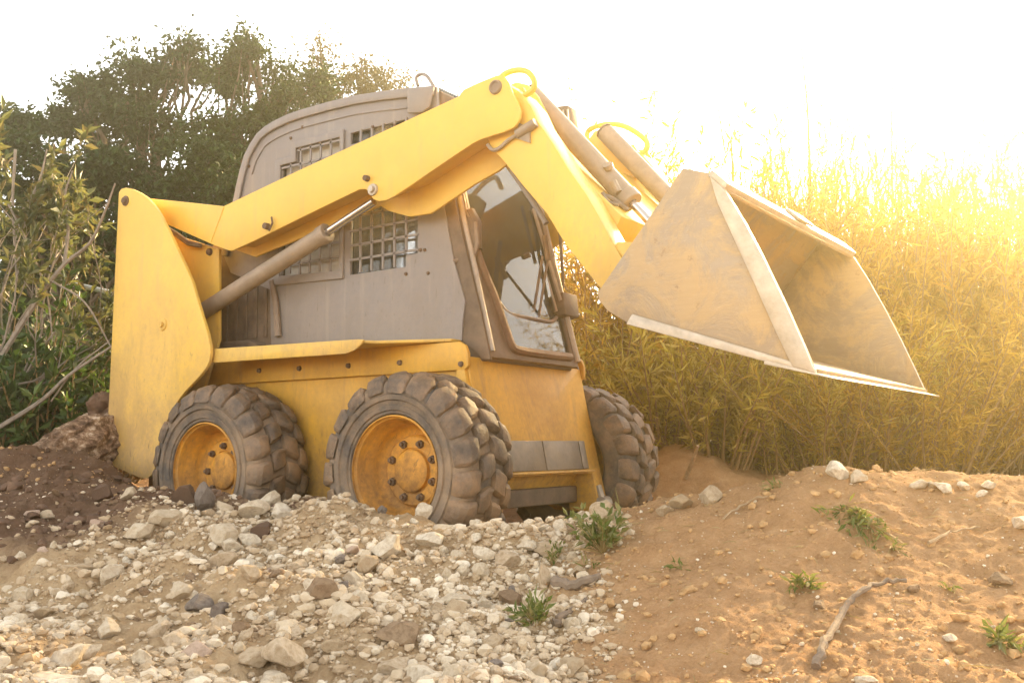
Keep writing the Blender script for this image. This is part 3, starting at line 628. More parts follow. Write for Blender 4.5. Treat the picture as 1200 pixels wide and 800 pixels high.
# ================================================================== rocks and soil
def ico(sub):
    bm = bmesh.new(); bmesh.ops.create_icosphere(bm, subdivisions=sub, radius=1); bm.verts.ensure_lookup_table()
    V = np.array([v.co[:] for v in bm.verts]); F = np.array([[v.index for v in f.verts] for f in bm.faces]); bm.free(); return V, F
def noise3(V, sc, seed): return (vnoise(V[:, 0]*sc+seed, V[:, 1]*sc+V[:, 2]*sc*.7, seed)+vnoise(V[:, 2]*sc-seed, V[:, 0]*sc*.6+V[:, 1]*sc, seed+3))
def rock_shape(sub, seed, cuts=11, rough=.05):
    r = np.random.default_rng(seed); V, F = ico(sub); V = V.copy()
    for k in range(cuts):
        n = r.normal(size=3); n /= np.linalg.norm(n); d = r.uniform(.52, .82); p = V@n; V = np.where((p > d)[:, None], V-(p-d)[:, None]*n, V)
    V *= r.uniform([.9, .7, .5], [1.15, .95, .8])
    V += V*(noise3(V, 2.1, seed)*rough*2.2+noise3(V, 6.5, seed+9)*rough)[:, None]
    return V, F
def m_rock(name, lo, hi, stain):
    m, nt, b, out = newmat(name); n = N(nt)
    oi = nt.nodes.new('ShaderNodeObjectInfo'); g = nt.nodes.new('ShaderNodeNewGeometry')
    a = n.noise(3.2, 7, .68); f = n.noise(24, 5, .7)
    r = n.math('FRACT', n.math('ADD', oi.outputs['Random'], g.outputs['Random Per Island']))
    c = n.mix(r, lo, hi); c = n.mix(n.math('MULTIPLY', n.ramp(a, [(.42, 0.), (.66, 1.)]), .75), c, stain)
    c = n.mix(n.math('MULTIPLY', n.ramp(f, [(.55, 0.), (.75, 1.)]), .35), c, tuple(min(1, x*1.15) for x in hi))
    n.link(c, b.inputs['Base Color']); b.inputs['Roughness'].default_value = .92; b.inputs['Specular IOR Level'].default_value = .2
    n.bump(b, n.math('ADD', a, n.math('MULTIPLY', f, .5)), .5, .05); return m
ROCK_W = m_rock('pale_limestone', (.60, .49, .35), (.80, .71, .57), (.46, .34, .21))
ROCK_T = m_rock('tan_limestone', (.46, .345, .22), (.62, .50, .36), (.36, .245, .14))
ROCK_B = m_rock('brown_stone', (.25, .165, .10), (.40, .285, .18), (.17, .105, .06))
ROCK_G = m_rock('grey_stone', (.19, .155, .13), (.30, .25, .21), (.12, .09, .07))
ROCK_P = m_rock('pinkish_stone', (.50, .36, .27), (.60, .45, .35), (.42, .30, .22))
CLOD_L = m_plain('dark_loam_clods', (.15, .087, .054), .4, 30, .95, bump=.8)
CLOD_E = m_plain('tan_earth_clods', (.48, .295, .135), .3, 30, .95, bump=.8)
big_shapes = [rock_shape(4, 100+i, 12) for i in range(14)]
meshes = {}
def rock_mesh(i, mat):
    k = (i, mat.name)
    if k not in meshes:
        V, F = big_shapes[i]; me = bpy.data.meshes.new('rock'); me.from_pydata(V.tolist(), [], F.tolist()); me.materials.append(mat)
        me.polygons.foreach_set('use_smooth', [True]*len(F)); meshes[k] = me
        try: me.set_sharp_from_angle(angle=math.radians(28))
        except Exception: pass
    return meshes[k]
def rock(P, size, mat, label, group=None, cat='rock', flat=1.0, name='limestone_rock', sink=.22, shape=None, rz=None, tilt=.5, stretch=(1, 1, 1)):
    i = rnd.randrange(14) if shape is None else shape
    o = bpy.data.objects.new(name, rock_mesh(i, mat)); COL.objects.link(o)
    s = size/2; o.scale = (s*stretch[0]*rnd.uniform(.9, 1.15), s*stretch[1]*rnd.uniform(.85, 1.1), s*stretch[2]*rnd.uniform(.85, 1.1))
    o.rotation_euler = (rnd.uniform(-tilt, tilt), rnd.uniform(-tilt, tilt), rnd.uniform(0, 6.28) if rz is None else rz)
    o.location = (P[0], P[1], P[2]+s*.62*stretch[2]-s*sink*2*.62); tag(o, label, cat, group); return o
W, T_, B_, G_, P_ = ROCK_W, ROCK_T, ROCK_B, ROCK_G, ROCK_P
HEAP = 'rocks of the rubble heap'
KEY = [(472, 742, 52, B_, 'brownish boulder half sunk in the rubble, largest stone in the middle of the heap', None), (375, 692, 40, B_, 'brown rounded boulder above the middle of the rubble heap, left of the large boulder', None),
       (625, 788, 46, W, 'pale angular block at the bottom edge where the rubble meets the bare earth', None), (493, 790, 36, W, 'white block at the bottom edge, first right of a tan block', None), (460, 783, 42, T_, 'tan block at the bottom edge below the large brown boulder', None),
       (530, 792, 34, W, None, 0), (600, 700, 40, B_, 'brown upright stone beside the weed at the foot of the earth mound', None), (568, 708, 22, W, 'bright white stone just left of the brown upright stone', None), (567, 648, 28, W, 'white stone on the heap crest right below the front tyre', None),
       (595, 654, 32, T_, None, 0), (617, 640, 26, W, None, 0), (643, 645, 36, T_, 'tan flat stone on the crest in front of the dark opening below the front panel', None), (507, 633, 38, W, None, 0), (453, 642, 42, W, 'wide pale stone on the crest under the front wheel', None),
       (430, 662, 34, T_, None, 0), (523, 672, 18, W, None, 0), (542, 668, 22, W, None, 0), (563, 668, 26, W, None, 0), (547, 738, 24, W, None, 0), (580, 752, 30, T_, None, 0),
       (296, 598, 40, W, 'squared white block in front of the rear wheel', None), (262, 596, 28, W, 'small white block between the dark shard and the squared white block', None), (331, 602, 34, W, 'low white stone right of the squared white block', None),
       (191, 607, 46, W, 'broad white stone below the foot of the rear upright', None), (165, 622, 48, W, 'wide pale block with a shaded side, left end of the row of white stones', None), (261, 626, 40, W, 'cream block below the dark grey shard', None), (290, 634, 26, W, 'white wedge leaning against a brown soil lump', None),
       (269, 640, 30, W, None, 0), (210, 695, 36, W, None, 0), (126, 738, 34, W, 'white flat stone standing alone in the finer gravel at left', None), (187, 738, 34, T_, None, 0), (206, 750, 34, T_, None, 0), (233, 708, 32, G_, 'grey stone among pale gravel left of centre', None), (256, 716, 30, G_, 'second grey stone, lying beside the other grey one', None),
       (70, 786, 70, W, 'long white slab at the bottom left corner', None), (154, 796, 42, W, 'white stone at the bottom edge right of the long slab', None), (350, 662, 30, T_, None, 0), (332, 764, 60, T_, 'large yellowish tan rock low on the heap left of centre', None), (301, 770, 38, T_, None, 0), (226, 790, 24, W, None, 0), (322, 796, 40, W, None, 0),
       (152, 578, 20, W, 'small white stone in dark soil by the rear upright', None), (115, 614, 22, P_, 'pinkish stone in the dark soil', None), (56, 604, 20, W, 'pale stone in the dark soil near the left edge', None), (38, 601, 18, P_, None, 1), (98, 660, 34, T_, 'thin tan slab tilted at left', None), (290, 660, 22, W, None, 0),
       (982, 553, 34, W, 'bright white stone on top of the bare earth mound', None), (1004, 559, 24, W, 'cream stone beside the bright white one on top of the mound', None), (1078, 568, 22, W, None, 2), (1106, 571, 22, W, None, 2), (1130, 570, 18, W, None, 2), (1160, 568, 22, W, None, 2), (1196, 612, 30, W, 'pale stone at the right edge of the earth mound', None),
       (1150, 578, 16, W, None, 2), (883, 773, 20, W, 'pale stone on the bare earth slope below the weeds', None), (820, 738, 14, W, 'white pebble on the bare earth slope left of the curved stick', None), (1113, 747, 16, W, 'white pebble on the bare earth slope right of the curved stick', None), (1014, 797, 26, W, 'white stone at the bottom edge below the curved stick', None), (1092, 568, 14, W, None, 2),
       (800, 590, 30, T_, None, 3), (833, 582, 34, T_, None, 3), (780, 598, 24, T_, None, 3), (960, 708, 18, B_, 'small brown stone on the earth slope beside the green weed', None), (1072, 690, 18, B_, 'small brown stone just right of the curved stick', None), (1170, 680, 26, B_, 'brown stone on the earth slope near the right edge', None)]
GEN = [('pale limestone rock lying among others in the rubble heap', HEAP), ('small pale stone scattered on the dark soil at left', 'stones on the dark soil'), ('pale stone in the row along the crest of the earth mound', 'stones on the mound crest'), ('tan stone on the low crest right of the far front tyre', 'stones by the far tyre')]
placed = []
for px, py, sz, mt, lab, g in KEY:
    P = on_ground(px, py+sz*.18)
    if P is None: continue
    D = (P-CAM)@FW; s = sz*D/FPX*1.12; l, gp = (lab, None) if lab else GEN[g]; placed.append((P[0], P[1], s))
    rock(P, s, mt, l, gp, stretch=(1.35, .8, .5) if 'slab' in (lab or '') else (1, 1, 1), tilt=.35)
P = on_ground(240, 600); D = (P-CAM)@FW
rock(P, 42*D/FPX, G_, 'dark grey upright shard of stone in front of the rear wheel', stretch=(.62, .6, 1.5), tilt=.25, sink=.1)
P = on_ground(677, 672); D = (P-CAM)@FW
rock(P, 46*D/FPX, T_, 'tilted tan slab at the edge of the earth mound below the leafy weed', stretch=(1.3, .45, .55), tilt=.5)
P = on_ground(638, 690); D = (P-CAM)@FW
rock(P, 40*D/FPX, T_, 'narrow upright cream stone left of the tilted slab', stretch=(.4, .4, 1.3), tilt=.15, sink=.1)
def scatter(n, v0, v1, ang=.55):
    a = rng.uniform(-ang, ang, n); v = np.exp(rng.uniform(math.log(v0), math.log(v1), n)); u = np.tan(a)*v
    x = CAM[0]+u*RT[0]+v*FH[0]; y = CAM[1]+u*RT[1]+v*FH[1]; return x, y, v
def clear(x, y): return ~((y > -.86) & (x > -.95) & (x < 1.75))
# individual mid-sized rocks of the heap
x, y, v = scatter(2600, 2.0, 4.4); mo, lo = zones(x, y); ok = (mo < .2+.5*rng.random(len(x))) & clear(x, y) & (rng.random(len(x)) > lo*.8); x, y, v = x[ok], y[ok], v[ok]
cnt = 0; zz = ground_h(x, y)
for i in range(len(x)):
    if cnt >= 222: break
    s = float(min(.115, .040*(rng.pareto(2.6)+1)))
    if any((x[i]-q[0])**2+(y[i]-q[1])**2 < (.42*(s+q[2]))**2 for q in placed): continue
    placed.append((x[i], y[i], s)); cnt += 1
    dark = zones(x[i:i+1], y[i:i+1])[1][0] > .5
    l, gp = GEN[1] if dark else GEN[0]
    mt = rnd.choices([W, T_, B_, G_, P_], [.45, .38, .10, .03, .04])[0]
    rock((x[i], y[i], zz[i]), s, mt, l, gp, tilt=.8, sink=rnd.uniform(.1, .5))
# everything smaller: gravel
def pile(name, n, v0, v1, smin, smax, al, keep, mat, sub=1, seed=0, flat=1.0, sink=.2):
    x, y, v = scatter(n, v0, v1); ok = keep(x, y, v); x, y, v = x[ok], y[ok], v[ok]; z = ground_h(x, y); k = len(x)
    s = np.minimum(smax, smin*(rng.pareto(al, k)+1))/2
    sh = [rock_shape(sub, seed+j, 8, .10) for j in range(16)]; nv = len(sh[0][0]); F0 = sh[0][1]
    idx = rng.integers(0, 16, k); B = np.stack([q[0] for q in sh])[idx]
    a = rng.uniform(0, 6.28, k); t = rng.normal(0, .5, k); ca, sa, ct, stt = np.cos(a), np.sin(a), np.cos(t), np.sin(t)
    X = B[:, :, 0]; Y = B[:, :, 1]*ct[:, None]-B[:, :, 2]*stt[:, None]; Z = (B[:, :, 1]*stt[:, None]+B[:, :, 2]*ct[:, None])*flat
    V = np.stack([(X*ca[:, None]-Y*sa[:, None])*s[:, None]+x[:, None], (X*sa[:, None]+Y*ca[:, None])*s[:, None]+y[:, None], (Z+.55-1.1*rng.uniform(sink*.3, sink*2.6, k)[:, None])*s[:, None]+z[:, None]], -1).reshape(-1, 3)
    F = (F0[None]+(np.arange(k)*nv)[:, None, None]).reshape(-1, 3)
    return fast_mesh(name, V, F, mat)
def k_heap(x, y, v): mo, lo = zones(x, y); return (mo < .08+.9*rng.random(len(x))**1.6) & clear(x, y) & (lo < rng.random(len(x))*1.2) & (fbm(x, y, 1.9, 3, 40)*1.4+rng.random(len(x))*.8 > .12)
g_ = pile('gravel', 62000, 1.95, 4.7, .008, .040, 1.9, k_heap, ROCK_T, 1, 300); tag(g_, 'tan limestone gravel and chips covering the rubble heap', 'gravel', kind='stuff')
g_ = pile('pale_gravel', 19000, 1.95, 4.7, .011, .048, 1.9, k_heap, ROCK_W, 2, 330); tag(g_, 'pale whitish limestone gravel mixed through the rubble heap', 'gravel', kind='stuff')
g_ = pile('earth_grit', 2600, 1.9, 4.2, .004, .016, 2.2, lambda x, y, v: (zones(x, y)[0] > .4) & clear(x, y), ROCK_W, 1, 360); tag(g_, 'fine whitish grit speckled over the bare earth mound', 'grit', kind='stuff')
g_ = pile('earth_crumbs', 11000, 1.9, 6.2, .006, .04, 1.8, lambda x, y, v: (zones(x, y)[0] > .3) & clear(x, y), CLOD_E, 1, 380, sink=.3); tag(g_, 'loose tan crumbs of earth on the bare mound', 'soil', kind='stuff')
g_ = pile('soil_clods', 6500, 3.3, 6.0, .012, .07, 2.0, lambda x, y, v: (zones(x, y)[1] > .35) & clear(x, y), CLOD_L, 2, 400, sink=.3); tag(g_, 'dark brown crumbly soil clods at the left behind the heap', 'soil', kind='stuff')
for px, py, sz, lab in ((308, 628, 30, 'brown soil lump beside the white wedge'), (218, 588, 34, 'dark brown soil lump in front of the rear tyre'), (120, 585, 30, 'dark brown soil lump in the loose soil at left')):
    P = on_ground(px, py); D = (P-CAM)@FW; rock(P, sz*D/FPX*1.2, CLOD_L, lab, None, 'soil clod', name='soil_clod')
# rotten log and root lump beside the rear upright
def m_log():
    m, nt, b, out = newmat('rotten_wood'); n = N(nt)
    s = n.noise(1, 7, .7, n.stretch(3, 26, 26)); a = n.noise(5, 6, .65)
    c = n.ramp(s, [(.36, (.05, .025, .014)), (.46, (.17, .095, .055)), (.55, (.36, .23, .14)), (.63, (.66, .53, .40))])
    c = n.mix(n.ramp(a, [(.45, 0.), (.6, .9)]), c, (.13, .072, .042)); n.link(c, b.inputs['Base Color']); b.inputs['Roughness'].default_value = .95; n.bump(b, s, .9, .03); return m
LOG = m_log()

def lump(name, p0, p1, r, mat, seed, label, cat, sq=.8):
    V, F = ico(5); p0 = np.array(p0); p1 = np.array(p1); ax = p1-p0; l = np.linalg.norm(ax); ax /= l
    e1 = np.cross(ax, [0, 0, 1]); e1 /= np.linalg.norm(e1); e2 = np.cross(e1, ax)
    Q = V.copy(); Q = np.sign(Q)*np.abs(Q)**.8
    d = 1+noise3(V*np.array([.35, 1, 1]), 2.4, seed)*.5+noise3(V*np.array([.5, 1, 1]), 7, seed+1)*.22+noise3(V, 17, seed+2)*.08
    P = (p0+p1)/2+np.outer(Q[:, 0]*l/2*(1+.12*noise3(V, 4, seed+5)), ax)+np.outer(Q[:, 1]*r*d, e1)+np.outer(Q[:, 2]*r*d*sq, e2)
    o_ = bpy.data.objects.new(name, bpy.data.meshes.new(name)); o_.data.from_pydata((P-p0).tolist(), [], F.tolist()); o_.data.materials.append(mat); o_.location = p0
    o_.data.polygons.foreach_set('use_smooth', [True]*len(F)); COL.objects.link(o_); return tag(o_, label, cat)
lump('rotten_log', at(40, 550, D=5.1), at(150, 498, D=5.35), .17, LOG, 4, 'broken rotten log with pale splintered wood beside the rear of the loader', 'log')
lump('root_lump', at(112, 492, D=5.4), at(140, 468, D=5.4), .10, CLOD_L, 9, 'brown earthy root lump on top of the rotten log', 'root')
# sticks
def stick(name, pts, r0, r1, mat, label, lift=.012):
    P = [on_ground(*q) for q in pts]; P = [np.array(p)+[0, 0, lift] for p in P if p is not None]; P = smooth_path(P, 5); k = len(P)
    P = [p+rng.normal(0, .0025, 3) for p in P]
    return tag(MB().tube(P, [r0+(r1-r0)*i/(k-1)+rnd.uniform(-.0015, .0015) for i in range(k)], 7).build(name, mat, None), label, 'stick')
WOOD = m_plain('grey_weathered_wood', (.21, .155, .11), .35, 30, .9, bump=.5)
PALEW = m_plain('pale_dry_wood', (.42, .30, .18), .3, 30, .9, bump=.3)
stick('curved_stick', [(957, 785), (966, 764), (980, 738), (995, 714), (1012, 697), (1035, 689), (1062, 685)], .0095, .005, WOOD, 'curved grey stick lying on the bare earth slope', .014)
stick('dark_stick', [(648, 738), (664, 724), (686, 707)], .011, .006, WOOD, 'short dark stick at the edge of the rubble and the earth mound')
stick('grey_root', [(650, 686), (668, 690), (684, 687), (702, 681)], .016, .011, WOOD, 'grey root end lying under the tilted tan slab')
p = at(803, 560, D=5.75); q = at(818, 522, D=5.6); tag(MB().tube([p, (p+q)/2+[.01, 0, .01], q], [.014, .012, .008], 7).build('pale_stick', PALEW, None), 'pale dry stick standing in the soil behind the far front tyre', 'stick')
for a, b2, lab in (((846, 612), (900, 585), 'thin straw twig on the mound left of the hanging weeds'), ((1090, 640), (1150, 622), 'thin straw twig near the top right of the mound')):
    stick('dry_twig', [a, ((a[0]+b2[0])/2, (a[1]+b2[1])/2-4), b2], .004, .002, PALEW, lab)
# ================================================================== plants
def leaf_quads(P, Dv, Nn, Ln, Wd, fold=.12):
    """folded rhombic leaves: P base, Dv direction, Nn rough normal"""
    Dv = Dv/np.linalg.norm(Dv, axis=1, keepdims=True); S = np.cross(Dv, Nn); S /= np.linalg.norm(S, axis=1, keepdims=True)+1e-9; U_ = np.cross(S, Dv)
    L_ = Ln[:, None]; w = Wd[:, None]/2
    V = np.stack([P, P+Dv*L_*.45+S*w+U_*w*fold*3, P+Dv*L_-U_*L_*fold, P+Dv*L_*.45-S*w+U_*w*fold*3], 1).reshape(-1, 3)
    k = len(P); F = np.arange(k*4).reshape(k, 4); return V, F
def rdir(k, up=0.): d = rng.normal(size=(k, 3)); d /= np.linalg.norm(d, axis=1, keepdims=True); d[:, 2] += up; return d
def ribbons(P, Dv, Ln, Wd, droop, seg=5):
    k = len(P); Dv = Dv/np.linalg.norm(Dv, axis=1, keepdims=True); S = np.cross(Dv, rdir(k)); S /= np.linalg.norm(S, axis=1, keepdims=True)
    V = []
    for i in range(seg+1):
        t = i/seg; c = P+Dv*(Ln*t)[:, None]; c = c.copy(); c[:, 2] -= droop*Ln*t*t; w = (Wd*(1-t)**.7*(.55+.45*min(1, t*4)))[:, None]/2; V += [c-S*w, c+S*w]
    V = np.stack(V, 1).reshape(-1, 3); b = (np.arange(k)*2*(seg+1))[:, None]
    F = np.concatenate([b+np.array([2*i, 2*i+1, 2*i+3, 2*i+2]) for i in range(seg)], 0); return V, F
def cat_(parts):
    V = []; F = []; o_ = 0
    for v, f in parts: V.append(v); F.append(f+o_); o_ += len(v)
    return np.concatenate(V), np.concatenate(F)
BARK = m_plain('brown_bark', (.12, .088, .062), .35, 18, .95, bump=.6)
TWIG = m_plain('grey_twig_bark', (.27, .225, .185), .3, 24, .9, bump=.3)
TWIGB = m_plain('tan_stem', (.30, .20, .09), .3, 24, .9, bump=.2)
LF_DARK = m_leaf('dark_tree_leaves', [(.007, .021, .007), (.012, .034, .010), (.020, .050, .013), (.036, .070, .018)], .06, (.10, .17, .03), .6, .15)
LF_MID = m_leaf('mid_green_tree_leaves', [(.010, .029, .007), (.019, .047, .010), (.031, .067, .014), (.052, .092, .022)], .08, (.14, .21, .03), .55, .18)
LF_BRN = m_leaf('brownish_tree_leaves', [(.040, .040, .010), (.060, .055, .014), (.085, .07, .018), (.11, .085, .022)], .15, (.24, .19, .04), .6, .15)
LF_OLV = m_leaf('olive_shrub_leaves', [(.030, .045, .016), (.05, .07, .024), (.08, .10, .036), (.14, .14, .05), (.13, .08, .038)], .3, (.24, .24, .06), .5)
LF_MIX = m_leaf('mixed_green_undergrowth', [(.016, .040, .010), (.030, .065, .014), (.05, .10, .02), (.09, .14, .04)], .2, (.16, .28, .03), .5)
LF_BRI = m_leaf('bright_undergrowth_leaves', [(.035, .085, .012), (.06, .135, .018), (.095, .19, .028)], .35, (.20, .34, .03), .5)
LF_GLD = m_leaf('glow_gold_willow_leaves', [(.16, .085, .009), (.32, .19, .02), (.48, .31, .035), (.62, .45, .11)], .55, (.75, .50, .06), .5)  # golden glow over the bushes is put into the leaf colours
LF_GRN = m_leaf('yellow_green_willow_leaves', [(.15, .10, .012), (.30, .22, .028), (.44, .35, .05), (.62, .53, .18)], .55, (.68, .54, .07), .5)
LF_RED = m_leaf('golden_reed_leaves', [(.20, .135, .02), (.30, .21, .03), (.40, .29, .05)], .55, (.50, .33, .03), .5)
LF_WED = m_leaf('weed_leaves', [(.08, .125, .025), (.125, .17, .04), (.18, .20, .065), (.27, .24, .10)], .3, (.30, .32, .06), .5)
STRAW = m_leaf('dry_straw', [(.34, .25, .11), (.44, .33, .15), (.28, .20, .08)], .2, (.4, .3, .1), .6)
def crown(blobs, dens, lsize, sub=19):
    out = []
    for c, r in blobs:
        r = np.array(r); k = int(dens*4.2*(r[0]*r[1]+r[1]*r[2]+r[0]*r[2])); m_ = max(8, int(sub*(r.mean()/.45)**1.5))
        cc = rdir(m_); cc = cc/np.linalg.norm(cc, axis=1, keepdims=True)*(rng.random((m_, 1))**.45); cc = c+cc*r*.92
        j = rng.integers(0, m_, k); P = cc[j]+rng.normal(0, 1, (k, 3))*np.array([.085, .085, .05])*(.5+rng.random((m_, 1))[j])
        o_ = P-c; Dv = rdir(k)+o_/np.linalg.norm(r)*.8; Dv[:, 2] -= .2; Nn = rdir(k, 1.2)
        out.append(leaf_quads(P, Dv, Nn, lsize*rng.uniform(.6, 1.25, k), lsize*.52*rng.uniform(.7, 1.2, k)))
    return cat_(out)
def branchy(m, p0, p1, r0, r1, kink=.08, n=6):
    p0 = np.array(p0); p1 = np.array(p1); l = np.linalg.norm(p1-p0); P = [p0+(p1-p0)*i/n+(rng.normal(0, kink*l/ n**.5, 3) if 0 < i < n else 0) for i in range(n+1)]
    m.tube(P, [r0+(r1-r0)*i/n for i in range(n+1)], 6, cap=False); return P
def tree(name, label, base, trunk_r, blobs_px, D, dens, ls, mat, group=None, fork=.5):
    root = empty(name, base); tag(root, label, 'tree', group)
    blobs = []
    for px, py, r, dd in blobs_px:
        c = at(px, py, D=D+dd); R_ = r*.86*(D+dd)/FPX; blobs.append((c, (R_*1.05, R_*1.05, R_*.85)))
    V, F = crown(blobs, dens, ls); o_ = fast_mesh('crown', V-np.array(base), F, mat, root)
    m = MB(); ctr = np.mean([b_[0] for b_ in blobs], 0); base = np.array(base); top = base+(ctr-base)*fork
    Pm = branchy(m, base-[0, 0, .1], top, trunk_r, trunk_r*.7, .05)
    for c, r in blobs:
        s = Pm[rnd.randrange(3, len(Pm))]; e = branchy(m, s, c+np.array(r)*[0, 0, .35], trunk_r*.4, trunk_r*.09, .09)
        for k in range(4):
            q = e[rnd.randrange(2, len(e))]; branchy(m, q, c+rdir(1)[0]*np.array(r)*.85, trunk_r*.14, trunk_r*.03, .1, 4)
    m.v = [tuple(np.array(p)-base) for p in m.v]; m.build('trunk', BARK, root); return root
def gpt(px, D):
    u = (px-600)/FPX*D; x = CAM[0]+u*RT[0]+D*FH[0]; y = CAM[1]+u*RT[1]+D*FH[1]; return np.array([x, y, gh(x, y)])
tree('broadleaf_tree', 'dark open crowned tree with sky holes at upper left', gpt(175, 10.2), .12, [(165, 100, 44, 0), (205, 80, 30, .3), (222, 58, 20, 0), (110, 100, 30, 0), (210, 45, 9, 0), (150, 72, 14, .2), (120, 128, 42, .2), (75, 145, 36, 0), (28, 145, 24, .4), (180, 150, 34, -.3), (130, 175, 34, .6), (250, 88, 26, .6), (150, 128, 30, -.4), (95, 118, 20, .3)], 10.0, 1700, .066, LF_DARK)
tree('broadleaf_tree', 'dense green tree rising directly left of the cab roof', gpt(290, 9.6), .13, [(275, 150, 60, 0), (235, 185, 55, -.4), (330, 130, 48, 0), (290, 95, 40, .3), (287, 64, 24, 0), (288, 46, 15, .1), (262, 86, 18, .3), (215, 235, 60, -.5), (285, 225, 60, -.3), (330, 190, 50, .5), (190, 290, 50, -.2), (250, 290, 60, 0), (365, 110, 34, .3), (322, 84, 20, .5)], 9.4, 2000, .058, LF_MID)
tree('feathery_tree', 'brownish green tree with narrow spires behind the cab roof', gpt(400, 11.5), .10, [(376, 62, 13, 0), (375, 46, 8, 0), (374, 80, 17, .2), (388, 96, 26, -.2), (418, 92, 24, .2), (444, 98, 22, 0), (430, 120, 34, .3), (395, 130, 36, 0), (456, 92, 14, .2), (472, 98, 11, .4), (424, 72, 9, 0), (350, 100, 26, .5), (360, 150, 40, .4), (440, 150, 40, .4)], 11.3, 1200, .055, LF_BRN)
tree('broadleaf_tree', 'low dark green tree filling the gap behind the bare branched shrub', gpt(70, 8.3), .10, [(40, 200, 60, 0), (110, 215, 60, .2), (160, 260, 55, .2), (60, 290, 70, .3), (135, 330, 60, .4), (20, 380, 60, .3), (90, 400, 60, .5), (150, 400, 50, .4), (-20, 260, 60, .3), (10, 160, 34, .3), (150, 205, 36, .5), (30, 270, 70, .8), (100, 300, 80, .9), (20, 440, 70, .8), (100, 450, 70, .8), (60, 360, 80, 1.)], 8.3, 1600, .075, LF_DARK)
tree('sparse_tree', 'small sparse tree top peeking over the cab front behind the roof', gpt(535, 12.5), .06, [(470, 160, 30, 0), (480, 120, 14, 0), (520, 96, 9, .2), (540, 99, 8, .2), (500, 140, 22, .3)], 12.3, 210, .05, LF_BRN)
# bare branched shrub at the left
def shrub_left():
    base = gpt(30, 5.9); root = empty('bare_branched_shrub', base); tag(root, 'leggy shrub with many bare grey branches and olive leaves at the left edge', 'shrub')
    m = MB(); tips = []
    def grow(p, d, r, l, lev):
        n = 5; P = [p]; dd = d/np.linalg.norm(d)
        for i in range(n):
            dd = dd+rng.normal(0, .13, 3)+np.array([0, 0, .05]); dd /= np.linalg.norm(dd); P.append(P[-1]+dd*l/n)
        if any(q[0] > -1.02 and q[1] < .95 for q in P): return
        m.tube(P, [r*(1-.45*i/n) for i in range(n+1)], 6 if lev < 2 else 4, cap=False)
        if p[0] > -1.15 and lev > 1: return
        if lev == 3 or r < .0028: tips.append((P[-1], dd)); tips.append((P[-2], dd)); return
        for k in range(2 if lev else 3):
            q = P[rnd.randrange(2, n+1)] if k else P[-1]; grow(q, dd+rng.normal(0, .42, 3)+np.array([0, 0, .12]), r*.58, l*rnd.uniform(.55, .8), lev+1)
    for px, D, dx, dz, r, l in ((-40, 5.7, .5, 1.1, .022, .95), (-20, 5.6, .5, 1.0, .024, 1.0), (0, 5.6, .2, 1.2, .018, .9), (20, 5.8, .1, 1.2, .02, .95), (45, 5.9, .35, 1.1, .017, .9), (70, 6.0, .15, 1.2, .016, .8), (-60, 5.5, .6, .8, .02, .9), (-70, 5.7, .3, 1.2, .02, 1.), (30, 5.8, .3, .9, .012, .7), (95, 6.1, .2, 1.1, .014, .8), (-10, 6.1, .25, 1.2, .017, 1.05), (55, 5.6, -.2, 1.2, .014, .9)):
        r *= .58; l *= .84; p = gpt(px, D); d = RT*dx+np.array([0, 0, dz])+FH*rnd.uniform(-.15, .15); grow(p-[0, 0, .05], d, r, l, 0)
    for pts, r0, r1 in (([(0, 420, 5.4), (45, 350, 5.4), (75, 310, 5.45), (105, 285, 5.5), (122, 250, 5.5), (135, 215, 5.5)], .016, .005), ([(0, 500, 5.3), (50, 468, 5.3), (80, 440, 5.3), (132, 405, 5.3)], .013, .006), ([(62, 330, 5.4), (100, 355, 5.3), (132, 410, 5.3)], .006, .004), ([(10, 240, 5.4), (35, 290, 5.4), (55, 345, 5.4), (62, 400, 5.4)], .006, .004), ([(60, 470, 5.35), (90, 430, 5.3), (128, 400, 5.3)], .006, .003),
                        ([(18, 175, 5.6), (15, 240, 5.6), (20, 330, 5.6)], .009, .007), ([(75, 310, 5.45), (80, 270, 5.5), (76, 230, 5.5), (85, 200, 5.5)], .011, .004), ([(20, 260, 5.5), (45, 215, 5.5), (55, 175, 5.5)], .012, .004)):
        m.tube(smooth_path([at(x_, y_, D=d_) for x_, y_, d_ in pts], 4), list(np.linspace(r0, r1, (len(pts)-1)*4+1)), 6)
    m.v = [tuple(np.array(p)-base) for p in m.v]; m.build('branches', TWIG, root)
    P = []; Dv = []
    for p, d in tips:
        for k in range(13): P.append(p-d*rnd.uniform(0, .18)+rng.normal(0, .012, 3)); Dv.append(d*.5+rng.normal(0, .6, 3)+[0, 0, -.15])
    P = np.array(P); Dv = np.array(Dv); ok = ~((P[:, 0] > -1.12) & (P[:, 1] < .95)); P = P[ok]; Dv = Dv[ok]; k = len(P); V, F = leaf_quads(P, Dv, rdir(k, 1.), rng.uniform(.05, .115, k), rng.uniform(.022, .042, k), .1)
    fast_mesh('leaves', V-base, F, LF_OLV, root)
shrub_left()
